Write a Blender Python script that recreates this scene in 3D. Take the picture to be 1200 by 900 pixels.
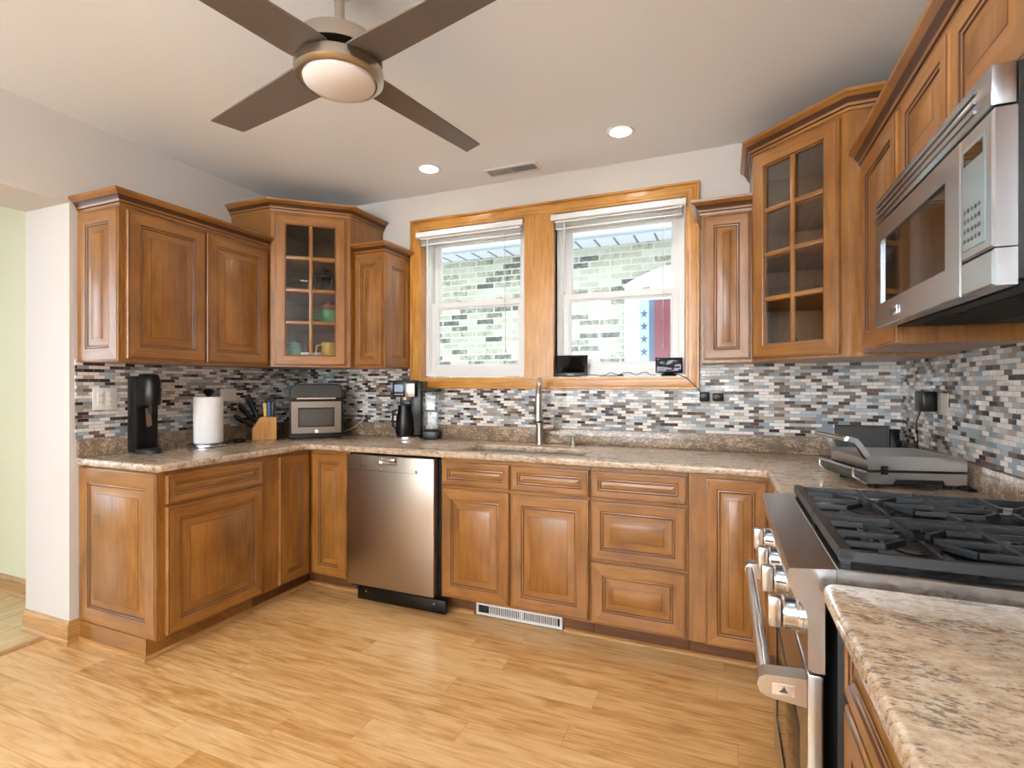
import bpy, bmesh, math, random
from mathutils import Vector, Matrix
random.seed(7)
R = math.radians
S = bpy.context.scene
C = S.collection
for o in list(bpy.data.objects):
    bpy.data.objects.remove(o)

# ------------------------------------------------------------------ camera, world, lights, exposure
H = 1.31
cd = bpy.data.cameras.new('camera'); cam = bpy.data.objects.new('camera', cd); C.objects.link(cam)
cam.location = (0, 0, H); cam.rotation_euler = (R(90), 0, R(22.4))
cd.sensor_width = 36; cd.lens = 36*604/1200; cd.shift_y = 1/1200; cd.clip_start = .05
S.camera = cam
W = bpy.data.worlds.new('world'); S.world = W; W.use_nodes = True
bg = W.node_tree.nodes['Background']; bg.inputs[0].default_value = (.80, .90, 1.0, 1); bg.inputs[1].default_value = 3.0
S.view_settings.view_transform = 'Standard'; S.view_settings.look = 'None'
S.view_settings.exposure = 0.15; S.view_settings.gamma = 1; S.view_settings.use_curve_mapping = False
def area(name, loc, rot, sx, sy, power, col):
    l = bpy.data.lights.new(name, 'AREA'); l.shape = 'RECTANGLE'; l.size = sx; l.size_y = sy
    l.energy = power; l.color = col
    o = bpy.data.objects.new(name, l); o.location = loc; o.rotation_euler = rot; C.objects.link(o); return o
# daylight from unseen windows: the room on the left, and behind the camera with added fill
area('rear_window_fill', (-1.3, -2.7, 1.15), (R(128), 0, R(180)), 3.2, 2.1, 640, (.72, .87, 1.0))  # rear window light enlarged and tilted up as added ceiling fill
area('side_room_window_light', (-6.5, -.5, 1.45), (R(90), 0, R(-90)), 2.0, 1.9, 58, (.68, .85, 1.0))

# ------------------------------------------------------------------ helpers
def lin(r, g, b):
    f = lambda c: (c/255/12.92) if c <= 10 else ((c/255+.055)/1.055)**2.4
    return (f(r), f(g), f(b), 1)
def mat(name):
    m = bpy.data.materials.new(name); m.use_nodes = True
    return m, m.node_tree.nodes, m.node_tree.links, m.node_tree.nodes['Principled BSDF']
def pm(name, rgb, rough=.5, metal=0, spec=.5, coat=0, emit=None, es=0, bump=0, bscale=25):
    m, n, l, p = mat(name)
    p.inputs['Base Color'].default_value = lin(*rgb); p.inputs['Roughness'].default_value = rough
    p.inputs['Metallic'].default_value = metal; p.inputs['Specular IOR Level'].default_value = spec
    p.inputs['Coat Weight'].default_value = coat; p.inputs['Coat Roughness'].default_value = .1
    if emit: p.inputs['Emission Color'].default_value = lin(*emit); p.inputs['Emission Strength'].default_value = es
    # faint procedural variation so nothing is perfectly flat
    tc = n.new('ShaderNodeTexCoord'); nz = n.new('ShaderNodeTexNoise'); nz.inputs['Scale'].default_value = bscale
    l.new(tc.outputs['Object'], nz.inputs['Vector'])
    mr = n.new('ShaderNodeMapRange'); mr.inputs[3].default_value = max(.02, rough-.015); mr.inputs[4].default_value = min(1, rough+.015)
    l.new(nz.outputs[0], mr.inputs[0]); l.new(mr.outputs[0], p.inputs['Roughness'])
    if bump:
        b = n.new('ShaderNodeBump'); b.inputs['Strength'].default_value = bump; b.inputs['Distance'].default_value = .002
        l.new(nz.outputs[0], b.inputs['Height']); l.new(b.outputs[0], p.inputs['Normal'])
    return m
def math_node(n, l, op, a, b=None, c=None):
    x = n.new('ShaderNodeMath'); x.operation = op
    for i, v in enumerate((a, b, c)):
        if v is None: continue
        if isinstance(v, (int, float)): x.inputs[i].default_value = v
        else: l.new(v, x.inputs[i])
    return x.outputs[0]
def ramp(n, l, fac, stops, const=False):
    r = n.new('ShaderNodeValToRGB'); e = r.color_ramp.elements
    if const: r.color_ramp.interpolation = 'CONSTANT'
    while len(e) > 1: e.remove(e[0])
    e[0].position = stops[0][0]; e[0].color = lin(*stops[0][1])
    for pos, col in stops[1:]:
        k = e.new(pos); k.color = lin(*col)
    l.new(fac, r.inputs[0]); return r.outputs[0]
def mixc(n, l, fac, a, b, mode='MIX'):
    x = n.new('ShaderNodeMix'); x.data_type = 'RGBA'; x.blend_type = mode
    for i, v in ((0, fac), (6, a), (7, b)):
        if isinstance(v, (int, float)): x.inputs[i].default_value = v
        elif isinstance(v, tuple): x.inputs[i].default_value = v
        else: l.new(v, x.inputs[i])
    return x.outputs[2]
def wood(name, dark, mid, light, rough=.33, across=16, coat=.25, streak=.55):
    """wood whose grain follows the u axis of the uv map (uv in metres)"""
    m, n, l, p = mat(name)
    uv = n.new('ShaderNodeUVMap'); oi = n.new('ShaderNodeObjectInfo')
    add = n.new('ShaderNodeVectorMath'); add.operation = 'ADD'
    comb = n.new('ShaderNodeCombineXYZ')
    rr = math_node(n, l, 'MULTIPLY', oi.outputs['Random'], 37.0)
    l.new(rr, comb.inputs[0]); l.new(rr, comb.inputs[1])
    l.new(uv.outputs[0], add.inputs[0]); l.new(comb.outputs[0], add.inputs[1])
    def noise(sx, sy, sc, det, dist=0):
        mp = n.new('ShaderNodeMapping'); mp.inputs['Scale'].default_value = (sx, sy, 1)
        l.new(add.outputs[0], mp.inputs[0])
        z = n.new('ShaderNodeTexNoise'); z.inputs['Scale'].default_value = sc; z.inputs['Detail'].default_value = det
        z.inputs['Distortion'].default_value = dist; l.new(mp.outputs[0], z.inputs['Vector']); return z.outputs[0]
    fine = noise(1, across, 5, 6, .6); broad = noise(1, 1.6, 3.2, 3, .3)
    f = math_node(n, l, 'ADD', math_node(n, l, 'MULTIPLY', fine, streak), math_node(n, l, 'MULTIPLY', broad, 1-streak))
    col = ramp(n, l, f, [(.33, dark), (.5, mid), (.68, light)])
    l.new(col, p.inputs['Base Color'])
    p.inputs['Roughness'].default_value = rough; p.inputs['Coat Weight'].default_value = coat; p.inputs['Coat Roughness'].default_value = .26
    return m
M = {}
M['maple'] = wood('maple', (122, 76, 28), (147, 95, 39), (168, 114, 54), .34, 10, .42, .4)
M['glaze'] = pm('maple_glaze', (74, 40, 20), .4)
M['maple_in'] = wood('maple_inside', (150, 100, 58), (170, 118, 72), (185, 135, 90), .5, 10, 0)
M['oak'] = wood('oak', (158, 102, 36), (194, 134, 56), (212, 158, 84), .3, 26, .45, .7)
M['oak_base'] = wood('oak_baseboard', (150, 104, 54), (182, 132, 74), (200, 150, 92), .4, 22, .1, .65)
M['block'] = wood('bamboo', (176, 118, 56), (204, 146, 78), (216, 164, 98), .45, 20, 0, .6)
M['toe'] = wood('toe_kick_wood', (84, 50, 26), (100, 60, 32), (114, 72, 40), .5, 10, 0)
M['wall'] = pm('wall_paint', (212, 203, 195), .75, bump=.15, bscale=160)
M['ceil'] = pm('ceiling_paint', (240, 241, 244), .8, bump=.15, bscale=120)
M['sidewall'] = pm('side_room_paint', (228, 222, 190), .75, bump=.15, bscale=160)
M['white'] = pm('white_vinyl', (222, 221, 220), .35)
M['plastic_w'] = pm('white_plastic', (232, 228, 222), .4)
M['plate_g'] = pm('beige_plastic', (190, 182, 172), .4)
M['black'] = pm('black_plastic', (9, 9, 10), .3, 0, .35)
M['blackm'] = pm('matt_black', (18, 18, 19), .55)
M['iron'] = pm('cast_iron', (20, 22, 26), .32, .0, .6, bump=.25, bscale=300)
M['chrome'] = pm('chrome', (225, 225, 228), .12, 1)
M['nickel'] = pm('brushed_nickel', (186, 178, 168), .3, 1)
M['glassblk'] = pm('black_glass', (8, 9, 11), .05, 0, .6)
M['paper'] = pm('paper_towel', (240, 234, 230), .9, bump=.6, bscale=120)
M['blade'] = pm('fan_blade', (112, 100, 92), .5)
M['frost'] = pm('frosted_glass', (232, 224, 220), .35)
M['darkgrey'] = pm('dark_grey', (66, 66, 64), .5)
M['rubber'] = pm('rubber', (22, 22, 22), .7)
def steel(name, rgb, rough, sx, sy, sz):
    m, n, l, p = mat(name)
    p.inputs['Metallic'].default_value = 1; p.inputs['Base Color'].default_value = lin(*rgb)
    tc = n.new('ShaderNodeTexCoord'); mp = n.new('ShaderNodeMapping'); mp.inputs['Scale'].default_value = (sx, sy, sz)
    z = n.new('ShaderNodeTexNoise'); z.inputs['Scale'].default_value = 6; z.inputs['Detail'].default_value = 4
    l.new(tc.outputs['Object'], mp.inputs[0]); l.new(mp.outputs[0], z.inputs['Vector'])
    mr = n.new('ShaderNodeMapRange'); mr.inputs[3].default_value = rough-.015; mr.inputs[4].default_value = rough+.02
    l.new(z.outputs[0], mr.inputs[0]); l.new(mr.outputs[0], p.inputs['Roughness'])
    return m
M['steel_v'] = steel('brushed_steel', (176, 166, 156), .3, 60, 60, 1)
M['steel_h'] = steel('brushed_steel_across', (190, 188, 184), .27, 1, 1, 80)
M['steel_y'] = steel('range_steel', (180, 183, 188), .22, 70, 1, 70)
M['steel_p'] = steel('press_steel', (200, 200, 200), .3, 1, 1, 60)
M['steel_d'] = steel('oven_steel', (128, 120, 112), .24, 60, 60, 1)
def glass(name, tint, fac_min=.06, fac_gain=1.0):
    m, n, l, p = mat(name); n.remove(p); out = n['Material Output']
    t = n.new('ShaderNodeBsdfTransparent'); t.inputs[0].default_value = tint
    g = n.new('ShaderNodeBsdfGlossy'); g.inputs['Roughness'].default_value = .02
    fr = n.new('ShaderNodeFresnel'); fr.inputs[0].default_value = 1.5
    f = math_node(n, l, 'MULTIPLY_ADD', fr.outputs[0], fac_gain, fac_min)
    mx = n.new('ShaderNodeMixShader'); l.new(f, mx.inputs[0]); l.new(t.outputs[0], mx.inputs[1]); l.new(g.outputs[0], mx.inputs[2])
    l.new(mx.outputs[0], out.inputs[0]); return m
M['pane'] = glass('window_glass', (.97, .99, .99, 1), 0, .3)
M['cabglass'] = glass('cabinet_glass', (.95, .96, .96, 1), .0, .6)
M['clear'] = glass('clear_plastic', (.86, .87, .88, 1), .05, 1.2)
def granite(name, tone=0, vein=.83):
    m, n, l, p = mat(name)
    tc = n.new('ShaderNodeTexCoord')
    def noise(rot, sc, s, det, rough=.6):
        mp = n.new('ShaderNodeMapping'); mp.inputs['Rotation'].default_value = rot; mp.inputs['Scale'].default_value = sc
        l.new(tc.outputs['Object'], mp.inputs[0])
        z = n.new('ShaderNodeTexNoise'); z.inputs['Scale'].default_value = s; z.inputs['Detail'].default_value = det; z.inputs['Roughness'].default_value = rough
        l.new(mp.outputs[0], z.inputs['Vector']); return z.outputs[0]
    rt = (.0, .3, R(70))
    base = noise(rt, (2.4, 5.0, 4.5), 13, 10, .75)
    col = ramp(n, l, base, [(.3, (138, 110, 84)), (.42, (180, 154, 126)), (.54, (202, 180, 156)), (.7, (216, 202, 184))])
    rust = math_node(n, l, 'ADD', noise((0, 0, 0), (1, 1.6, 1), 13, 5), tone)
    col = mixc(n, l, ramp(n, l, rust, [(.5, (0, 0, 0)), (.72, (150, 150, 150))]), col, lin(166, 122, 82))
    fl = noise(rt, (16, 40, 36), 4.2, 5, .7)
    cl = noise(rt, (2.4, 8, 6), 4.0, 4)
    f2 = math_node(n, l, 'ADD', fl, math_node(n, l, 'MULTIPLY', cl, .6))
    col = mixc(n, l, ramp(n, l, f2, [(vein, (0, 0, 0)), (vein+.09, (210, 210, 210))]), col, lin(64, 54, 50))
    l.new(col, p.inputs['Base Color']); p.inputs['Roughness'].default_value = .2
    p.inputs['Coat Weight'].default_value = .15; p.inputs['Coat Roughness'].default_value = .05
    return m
M['granite'] = granite('granite', .04)
M['granite_vein_shade'] = granite('veined_shaded_granite', .27, .71)  # upstand copy: real heavier veins, backlit shade put into the browner tone
def uv_cells(n, l, cw, ch, shift):
    """cell ids and edge distances of a running bond laid out on the uv map (metres)"""
    uv = n.new('ShaderNodeUVMap'); sp = n.new('ShaderNodeSeparateXYZ'); l.new(uv.outputs[0], sp.inputs[0])
    v = math_node(n, l, 'DIVIDE', sp.outputs[1], ch); row = math_node(n, l, 'FLOOR', v); fv = math_node(n, l, 'FRACT', v)
    u = math_node(n, l, 'DIVIDE', sp.outputs[0], cw)
    if shift == 'half': sh = math_node(n, l, 'MULTIPLY', math_node(n, l, 'MODULO', row, 2.0), .5)
    else:
        w = n.new('ShaderNodeTexWhiteNoise'); w.noise_dimensions = '1D'; l.new(row, w.inputs['W']); sh = w.outputs[0]
    u = math_node(n, l, 'ADD', u, sh); colid = math_node(n, l, 'FLOOR', u); fu = math_node(n, l, 'FRACT', u)
    cb = n.new('ShaderNodeCombineXYZ'); l.new(colid, cb.inputs[0]); l.new(row, cb.inputs[1])
    wn = n.new('ShaderNodeTexWhiteNoise'); wn.noise_dimensions = '2D'; l.new(cb.outputs[0], wn.inputs['Vector'])
    def edge(f, size, g):
        d = math_node(n, l, 'MINIMUM', f, math_node(n, l, 'SUBTRACT', 1.0, f))
        return math_node(n, l, 'LESS_THAN', math_node(n, l, 'MULTIPLY', d, size), g)
    return uv, sp, wn, fu, fv, edge
def tiles():
    m, n, l, p = mat('mosaic_tile')
    uv, sp, wn, fu, fv, edge = uv_cells(n, l, .0505, .0172, 'half')
    col = ramp(n, l, wn.outputs[0], [(0, (234, 226, 220)), (.27, (178, 186, 192)), (.42, (142, 150, 156)), (.55, (170, 154, 140)), (.66, (112, 94, 84)), (.76, (62, 44, 38)), (.92, (214, 208, 202))], True)
    g = math_node(n, l, 'MAXIMUM', edge(fu, .0505, .0008), edge(fv, .0172, .0008))
    col = mixc(n, l, g, col, lin(150, 142, 136))
    l.new(col, p.inputs['Base Color'])
    sp2 = n.new('ShaderNodeSeparateColor'); l.new(wn.outputs[1], sp2.inputs[0])
    ro = math_node(n, l, 'MAXIMUM', math_node(n, l, 'MULTIPLY_ADD', math_node(n, l, 'GREATER_THAN', sp2.outputs[1], .5), .32, .1), math_node(n, l, 'MULTIPLY', g, .7))
    l.new(ro, p.inputs['Roughness'])
    b = n.new('ShaderNodeBump'); b.inputs['Strength'].default_value = .6; b.inputs['Distance'].default_value = .001; b.invert = True
    l.new(g, b.inputs['Height']); l.new(b.outputs[0], p.inputs['Normal'])
    return m
M['tile'] = tiles()
def planks(name, cw, ch, cols, rough=.3):
    m, n, l, p = mat(name)
    uv, sp, wn, fu, fv, edge = uv_cells(n, l, cw, ch, 'rand')
    off = n.new('ShaderNodeVectorMath'); off.operation = 'MULTIPLY_ADD'
    l.new(wn.outputs[1], off.inputs[0]); off.inputs[1].default_value = (9, 9, 9); l.new(uv.outputs[0], off.inputs[2])
    def noise(sx, sy, s, det, dist):
        mp = n.new('ShaderNodeMapping'); mp.inputs['Scale'].default_value = (sx, sy, 1); l.new(off.outputs[0], mp.inputs[0])
        z = n.new('ShaderNodeTexNoise'); z.inputs['Scale'].default_value = s; z.inputs['Detail'].default_value = det; z.inputs['Distortion'].default_value = dist
        l.new(mp.outputs[0], z.inputs['Vector']); return z.outputs[0]
    f = math_node(n, l, 'ADD', math_node(n, l, 'MULTIPLY', noise(1, 13, 3, 6, 1.6), .5), math_node(n, l, 'MULTIPLY', noise(1, 4.5, 2.6, 4, 1.4), .45))
    f = math_node(n, l, 'ADD', f, math_node(n, l, 'MULTIPLY', wn.outputs[0], .12))
    col = ramp(n, l, f, list(zip((.3, .46, .56, .72), cols)))
    g = math_node(n, l, 'MAXIMUM', edge(fu, cw, .0008), edge(fv, ch, .0008))
    col = mixc(n, l, math_node(n, l, 'MULTIPLY', g, .55), col, lin(110, 72, 36))
    l.new(col, p.inputs['Base Color']); p.inputs['Roughness'].default_value = rough
    return m
M['floor'] = planks('plank_floor', 1.15, .128, [(160, 104, 52), (200, 148, 88), (217, 170, 112), (230, 190, 138)])
M['floor2'] = planks('side_plank_floor', .9, .06, [(176, 140, 92), (204, 172, 122), (216, 188, 140), (226, 202, 158)])
def brickmat():
    m, n, l, p = mat('common_brick')
    uv, sp, wn, fu, fv, edge = uv_cells(n, l, .215, .066, 'half')
    tc = n.new('ShaderNodeTexCoord'); z = n.new('ShaderNodeTexNoise'); z.inputs['Scale'].default_value = 14; z.inputs['Detail'].default_value = 8; z.inputs['Roughness'].default_value = .7
    l.new(tc.outputs['Object'], z.inputs['Vector'])
    f = math_node(n, l, 'ADD', math_node(n, l, 'MULTIPLY', wn.outputs[0], .42), math_node(n, l, 'MULTIPLY', z.outputs[0], .75))
    col = ramp(n, l, f, [(.36, (96, 98, 92)), (.47, (140, 138, 124)), (.54, (182, 178, 156)), (.8, (206, 204, 186))])
    g = math_node(n, l, 'MAXIMUM', edge(fu, .215, math_node(n, l, 'MULTIPLY', z.outputs[0], .016)), edge(fv, .066, math_node(n, l, 'MULTIPLY', z.outputs[0], .016)))
    col = mixc(n, l, g, col, lin(206, 206, 196))
    l.new(col, p.inputs['Base Color']); p.inputs['Roughness'].default_value = .9
    return m
M['brick'] = brickmat()
M['soffit'] = pm('white_soffit', (206, 210, 214), .6)
M['groove'] = pm('soffit_groove', (120, 122, 120), .8)

class B:
    """collects shapes and links them as ONE mesh object"""
    def __init__(s): s.v = []; s.f = []; s.m = []; s.uv = []
    def face(s, pts, m=0, uv=None):
        i = len(s.v); s.v += [tuple(p) for p in pts]; s.f.append(list(range(i, i+len(pts)))); s.m.append(m); s.uv.append(uv)
    def grid(s, verts, faces, m=0, uvs=None):
        i = len(s.v); s.v += [tuple(p) for p in verts]
        for k, f in enumerate(faces):
            s.f.append([a+i for a in f]); s.m.append(m); s.uv.append(uvs[k] if uvs else None)
    def box(s, x0, x1, y0, y1, z0, z1, m=0, grain=None, bev=0):
        d = (x1-x0, y1-y0, z1-z0)
        ax = 'xyz'.index(grain) if grain else d.index(max(d))
        if bev:
            bm = bmesh.new(); bmesh.ops.create_cube(bm, size=1)
            for v in bm.verts: v.co = Vector(((x0+x1)/2+v.co.x*d[0], (y0+y1)/2+v.co.y*d[1], (z0+z1)/2+v.co.z*d[2]))
            bmesh.ops.bevel(bm, geom=bm.edges[:], offset=bev, segments=2, profile=.5, affect='EDGES')
            bm.verts.index_update()
            vs = [v.co.copy() for v in bm.verts]; fs = [[v.index for v in f.verts] for f in bm.faces]; bm.free()
        else:
            vs = [(x, y, z) for x in (x0, x1) for y in (y0, y1) for z in (z0, z1)]
            fs = [(0, 1, 3, 2), (4, 6, 7, 5), (0, 4, 5, 1), (2, 3, 7, 6), (0, 2, 6, 4), (1, 5, 7, 3)]
        oth = [i for i in range(3) if i != ax]
        uvs = [[(vs[i][ax], vs[i][oth[0]]+vs[i][oth[1]]) for i in f] for f in fs]
        s.grid(vs, fs, m, uvs); return s
    def prism(s, poly, axis, a, b, m=0):
        """poly: 2-d outline in the other two axes, extruded along axis"""
        def P(p, t): q = list(p); q.insert('xyz'.index(axis), t); return tuple(q)
        n = len(poly)
        vs = [P(p, a) for p in poly]+[P(p, b) for p in poly]
        fs = [list(range(n)), list(range(n, 2*n))]+[[i, (i+1) % n, n+(i+1) % n, n+i] for i in range(n)]
        s.grid(vs, fs, m); return s
    def lathe(s, prof, c=(0, 0), n=32, m=0, axis='z'):
        vs = []; fs = []; k = len(prof)
        for i in range(n):
            a = 2*math.pi*i/n
            for r, z in prof:
                x, y = r*math.cos(a), r*math.sin(a)
                vs.append((c[0]+x, c[1]+y, z) if axis == 'z' else ((z, c[0]+x, c[1]+y) if axis == 'x' else (c[0]+x, z, c[1]+y)))
        for i in range(n):
            j = (i+1) % n
            for q in range(k-1): fs.append((i*k+q, j*k+q, j*k+q+1, i*k+q+1))
        if prof[0][0] > 1e-6: fs.append([i*k for i in range(n)])
        if prof[-1][0] > 1e-6: fs.append([i*k+k-1 for i in range(n)])
        s.grid(vs, fs, m); return s
    def tube(s, path, r, n=12, m=0, caps=True):
        P = [Vector(p) for p in path]; k = len(P); rr = r if isinstance(r, (list, tuple)) else [r]*k
        t0 = (P[1]-P[0]).normalized(); up = Vector((0, 0, 1)) if abs(t0.z) < .9 else Vector((1, 0, 0))
        nrm = t0.cross(up).normalized(); vs = []
        for i in range(k):
            t = (P[min(i+1, k-1)]-P[max(i-1, 0)]).normalized()
            nrm = (nrm-t*nrm.dot(t)).normalized(); b = t.cross(nrm)
            for j in range(n):
                a = 2*math.pi*j/n; vs.append(P[i]+(nrm*math.cos(a)+b*math.sin(a))*rr[i])
        fs = [(i*n+j, i*n+(j+1) % n, (i+1)*n+(j+1) % n, (i+1)*n+j) for i in range(k-1) for j in range(n)]
        if caps: fs += [list(range(n)), list(range((k-1)*n, k*n))]
        s.grid(vs, fs, m); return s
    def bar(s, a, b, w, h, m=0, top=None):
        """rectangular bar from a to b, width w across, height h below the line"""
        a, b = Vector(a), Vector(b); t = (b-a).normalized(); sd = t.cross(Vector((0, 0, 1))).normalized()*w/2; d = Vector((0, 0, -h))
        t2 = .75
        vs = [a-sd*t2, a+sd*t2, a+sd+d, a-sd+d, b-sd*t2, b+sd*t2, b+sd+d, b-sd+d]
        s.grid(vs, [(0, 1, 2, 3), (4, 5, 6, 7), (0, 1, 5, 4), (1, 2, 6, 5), (2, 3, 7, 6), (3, 0, 4, 7)], m); return s
    def rings(s, x0, x1, z0, z1, rg, fill=None, fill_grain='z'):
        """concentric rectangles facing -y with mitred corners; rg = [(inset, y, material to next ring)]"""
        def rc(i): a = i; return [(x0+a, z0+a), (x1-a, z0+a), (x1-a, z1-a), (x0+a, z1-a)]
        for (i0, y0, m), (i1, y1, _) in zip(rg[:-1], rg[1:]):
            A, Bq = rc(i0), rc(i1)
            for k in range(4):
                j = (k+1) % 4
                pts = [(A[k][0], y0, A[k][1]), (A[j][0], y0, A[j][1]), (Bq[j][0], y1, Bq[j][1]), (Bq[k][0], y1, Bq[k][1])]
                if k in (0, 2): uv = [(p[0]+k*3, p[2]+p[1]) for p in pts]
                else: uv = [(p[2]+k*5, p[0]+p[1]) for p in pts]
                s.face(pts, m, uv)
        if fill is not None:
            q = rc(rg[-1][0]); y = rg[-1][1]; pts = [(a, y, b) for a, b in q]
            s.face(pts, fill, [(p[2]+11, p[0]) if fill_grain == 'z' else (p[0]+11, p[2]) for p in pts])
        return s
    def sweep(s, path, prof, m=0, closed=False):
        """profile (out, z) swept along a plan path; out is to the right of travel"""
        P = [Vector((p[0], p[1])) for p in path]; k = len(P); nr = []
        for i in range(k-1 if not closed else k):
            d = (P[(i+1) % k]-P[i]).normalized(); nr.append(Vector((d.y, -d.x)))
        rows = []
        L = 0; ls = []
        for i in range(k):
            if closed: a, b = nr[i-1], nr[i]
            else: a, b = nr[max(i-1, 0)], nr[min(i, k-2)]
            o = (a+b)/(1+a.dot(b))
            rows.append([(P[i].x+o.x*q, P[i].y+o.y*q, z) for q, z in prof])
            ls.append(L); L += (P[(i+1) % k]-P[i]).length
        h = [0]
        for a, b in zip(prof[:-1], prof[1:]): h.append(h[-1]+math.hypot(b[0]-a[0], b[1]-a[1]))
        n = len(prof)
        for i in range(k-1 if not closed else k):
            j = (i+1) % k; lj = ls[i]+(P[j]-P[i]).length
            for q in range(n-1):
                mm = m[q] if isinstance(m, (list, tuple)) else m
                s.face([rows[i][q], rows[j][q], rows[j][q+1], rows[i][q+1]], mm, [(ls[i], h[q]), (lj, h[q]), (lj, h[q+1]), (ls[i], h[q+1])])
        if not closed:
            m0 = m[0] if isinstance(m, (list, tuple)) else m
            s.face(rows[0], m0, [(0, 0)]*n); s.face(rows[-1], m0, [(0, 0)]*n)
        return s
    def move(s, mtx, i0=0):
        for i in range(i0, len(s.v)): s.v[i] = tuple(mtx @ Vector(s.v[i]))
        return s
    def obj(s, name, mats, parent=None, sub=False, weld=True):
        """vertices are given in the parent's own space"""
        me = bpy.data.meshes.new(name); me.from_pydata(s.v, [], s.f)
        for mm in (mats if isinstance(mats, (list, tuple)) else [mats]): me.materials.append(M[mm] if isinstance(mm, str) else mm)
        ul = me.uv_layers.new(name='UVMap')
        for p, mi, uv in zip(me.polygons, s.m, s.uv):
            p.material_index = mi; p.use_smooth = True
            for k, li in enumerate(p.loop_indices):
                if uv: ul.data[li].uv = uv[k]
                else:
                    c = me.vertices[me.loops[li].vertex_index].co; ul.data[li].uv = (c.z, c.x+c.y)
        bm = bmesh.new(); bm.from_mesh(me)
        if weld: bmesh.ops.remove_doubles(bm, verts=bm.verts[:], dist=1e-5)
        bmesh.ops.recalc_face_normals(bm, faces=bm.faces[:]); bm.to_mesh(me); bm.free()
        me.set_sharp_from_angle(angle=R(32))
        o = bpy.data.objects.new(name, me); C.objects.link(o)
        if parent: o.parent = parent
        return o
def thing(name, label, cat, loc=(0, 0, 0), rz=0, group=None):
    o = bpy.data.objects.new(name, None); o.empty_display_size = .1; C.objects.link(o)
    o.location = loc; o.rotation_euler = (0, 0, rz); o['label'] = label; o['category'] = cat
    if group: o['group'] = group
    return o
def tag(o, label, cat, group=None, loc=None, rz=0):
    o['label'] = label; o['category'] = cat
    if group: o['group'] = group
    if loc: o.location = loc
    o.rotation_euler.z = rz
    return o
def struct(o, label=None):
    o['kind'] = 'structure'
    if label: o['label'] = label
    return o
def rot_to(o):
    return Matrix.Translation(o.location) @ Matrix.Rotation(o.rotation_euler.z, 4, 'Z')
def copy_thing(t, loc, rz, label):
    r = t.copy(); C.objects.link(r); r.location = loc; r.rotation_euler = (0, 0, rz); r['label'] = label
    for ch in t.children:
        c = ch.copy(); C.objects.link(c); c.parent = r
        for g in ch.children:
            d = g.copy(); C.objects.link(d); d.parent = c
    return r

# ------------------------------------------------------------------ the room
XL, YB, XR, ZC = -3.07, 3.175, .835, 2.67
YR = -2.8
def uvbox(b, x0, x1, y0, y1, z0, z1, mode):
    """box whose uv is laid in metres on the wall it faces"""
    vs = [(x, y, z) for x in (x0, x1) for y in (y0, y1) for z in (z0, z1)]
    fs = [(0, 1, 3, 2), (4, 6, 7, 5), (0, 4, 5, 1), (2, 3, 7, 6), (0, 2, 6, 4), (1, 5, 7, 3)]
    k = {'back': lambda p: (p[0], p[2]), 'side': lambda p: (p[1], p[2]), 'floorx': lambda p: (p[0], p[1]), 'floory': lambda p: (p[1], p[0])}[mode]
    b.grid(vs, fs, 0, [[k(vs[i]) for i in f] for f in fs]); return b
struct(uvbox(B(), -3.25, XR+.2, YR, YB+.2, -.08, 0, 'floorx').obj('floor', 'floor'), 'honey coloured wood plank floor')
struct(uvbox(B(), -6.6, -3.25, YR, 2.0, -.08, 0, 'floory').obj('floor_side', 'floor2'), 'paler narrow wood plank floor of the side room')
struct(B().prism([(-3.275, 0), (-3.225, 0), (-3.235, .009), (-3.265, .009)], 'y', -.3, 1.545).obj('trim_5', 'oak_base'), 'wooden threshold strip between the two floors')
struct(B().box(-6.6, XR+.2, YR-.1, YB+.2, ZC, ZC+.1).obj('ceiling', 'ceil'))
OX0, OX1, OZ0, OZ1 = -2.012, -.218, 1.37, 2.40      # window rough opening (both windows)
b = B()
b.box(-3.46, OX0-.03, YB, YB+.2, 0, ZC).box(OX1+.03, XR+.2, YB, YB+.2, 0, ZC)
b.box(OX0-.03, OX1+.03, YB, YB+.2, 0, OZ0-.03).box(OX0-.03, OX1+.03, YB, YB+.2, OZ1+.03, ZC)
b.box(-1.215, -1.015, YB+.02, YB+.2, OZ0-.03, OZ1+.03)
struct(b.obj('wall_back', 'wall'))
b = B()
b.box(-3.46, XL, 1.56, YB, 0, ZC).box(-3.46, XL, -.3, 1.56, 2.235, ZC).box(-3.46, XL, YR, -.3, 0, ZC)
struct(b.obj('wall_left', 'wall'))
struct(B().box(XR, XR+.1, YR, YB, 0, ZC).obj('wall_right', 'wall'))
struct(B().box(-6.6, XR+.1, YR-.1, YR, 0, ZC).obj('wall_rear', 'wall'))
struct(B().box(-6.6, -3.46, 1.795, 1.9, 0, ZC).box(-6.7, -6.6, YR, 1.9, 0, ZC).obj('wall_side_room', 'sidewall'), 'pale green wall of the side room')
BP = [(0, 0), (.022, 0), (.022, .006), (.016, .02), (.014, .022), (.014, .085), (.012, .094), (.007, .1), (.004, .112), (0, .112)]
struct(B().sweep([(-3.46, 1.56), (XL, 1.56), (XL, 1.606)], BP).obj('baseboard_left', 'oak_base'))
struct(B().sweep([(-6.6, 1.795), (-3.46, 1.795)], BP).obj('baseboard_side_room', 'oak_base'))

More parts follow.
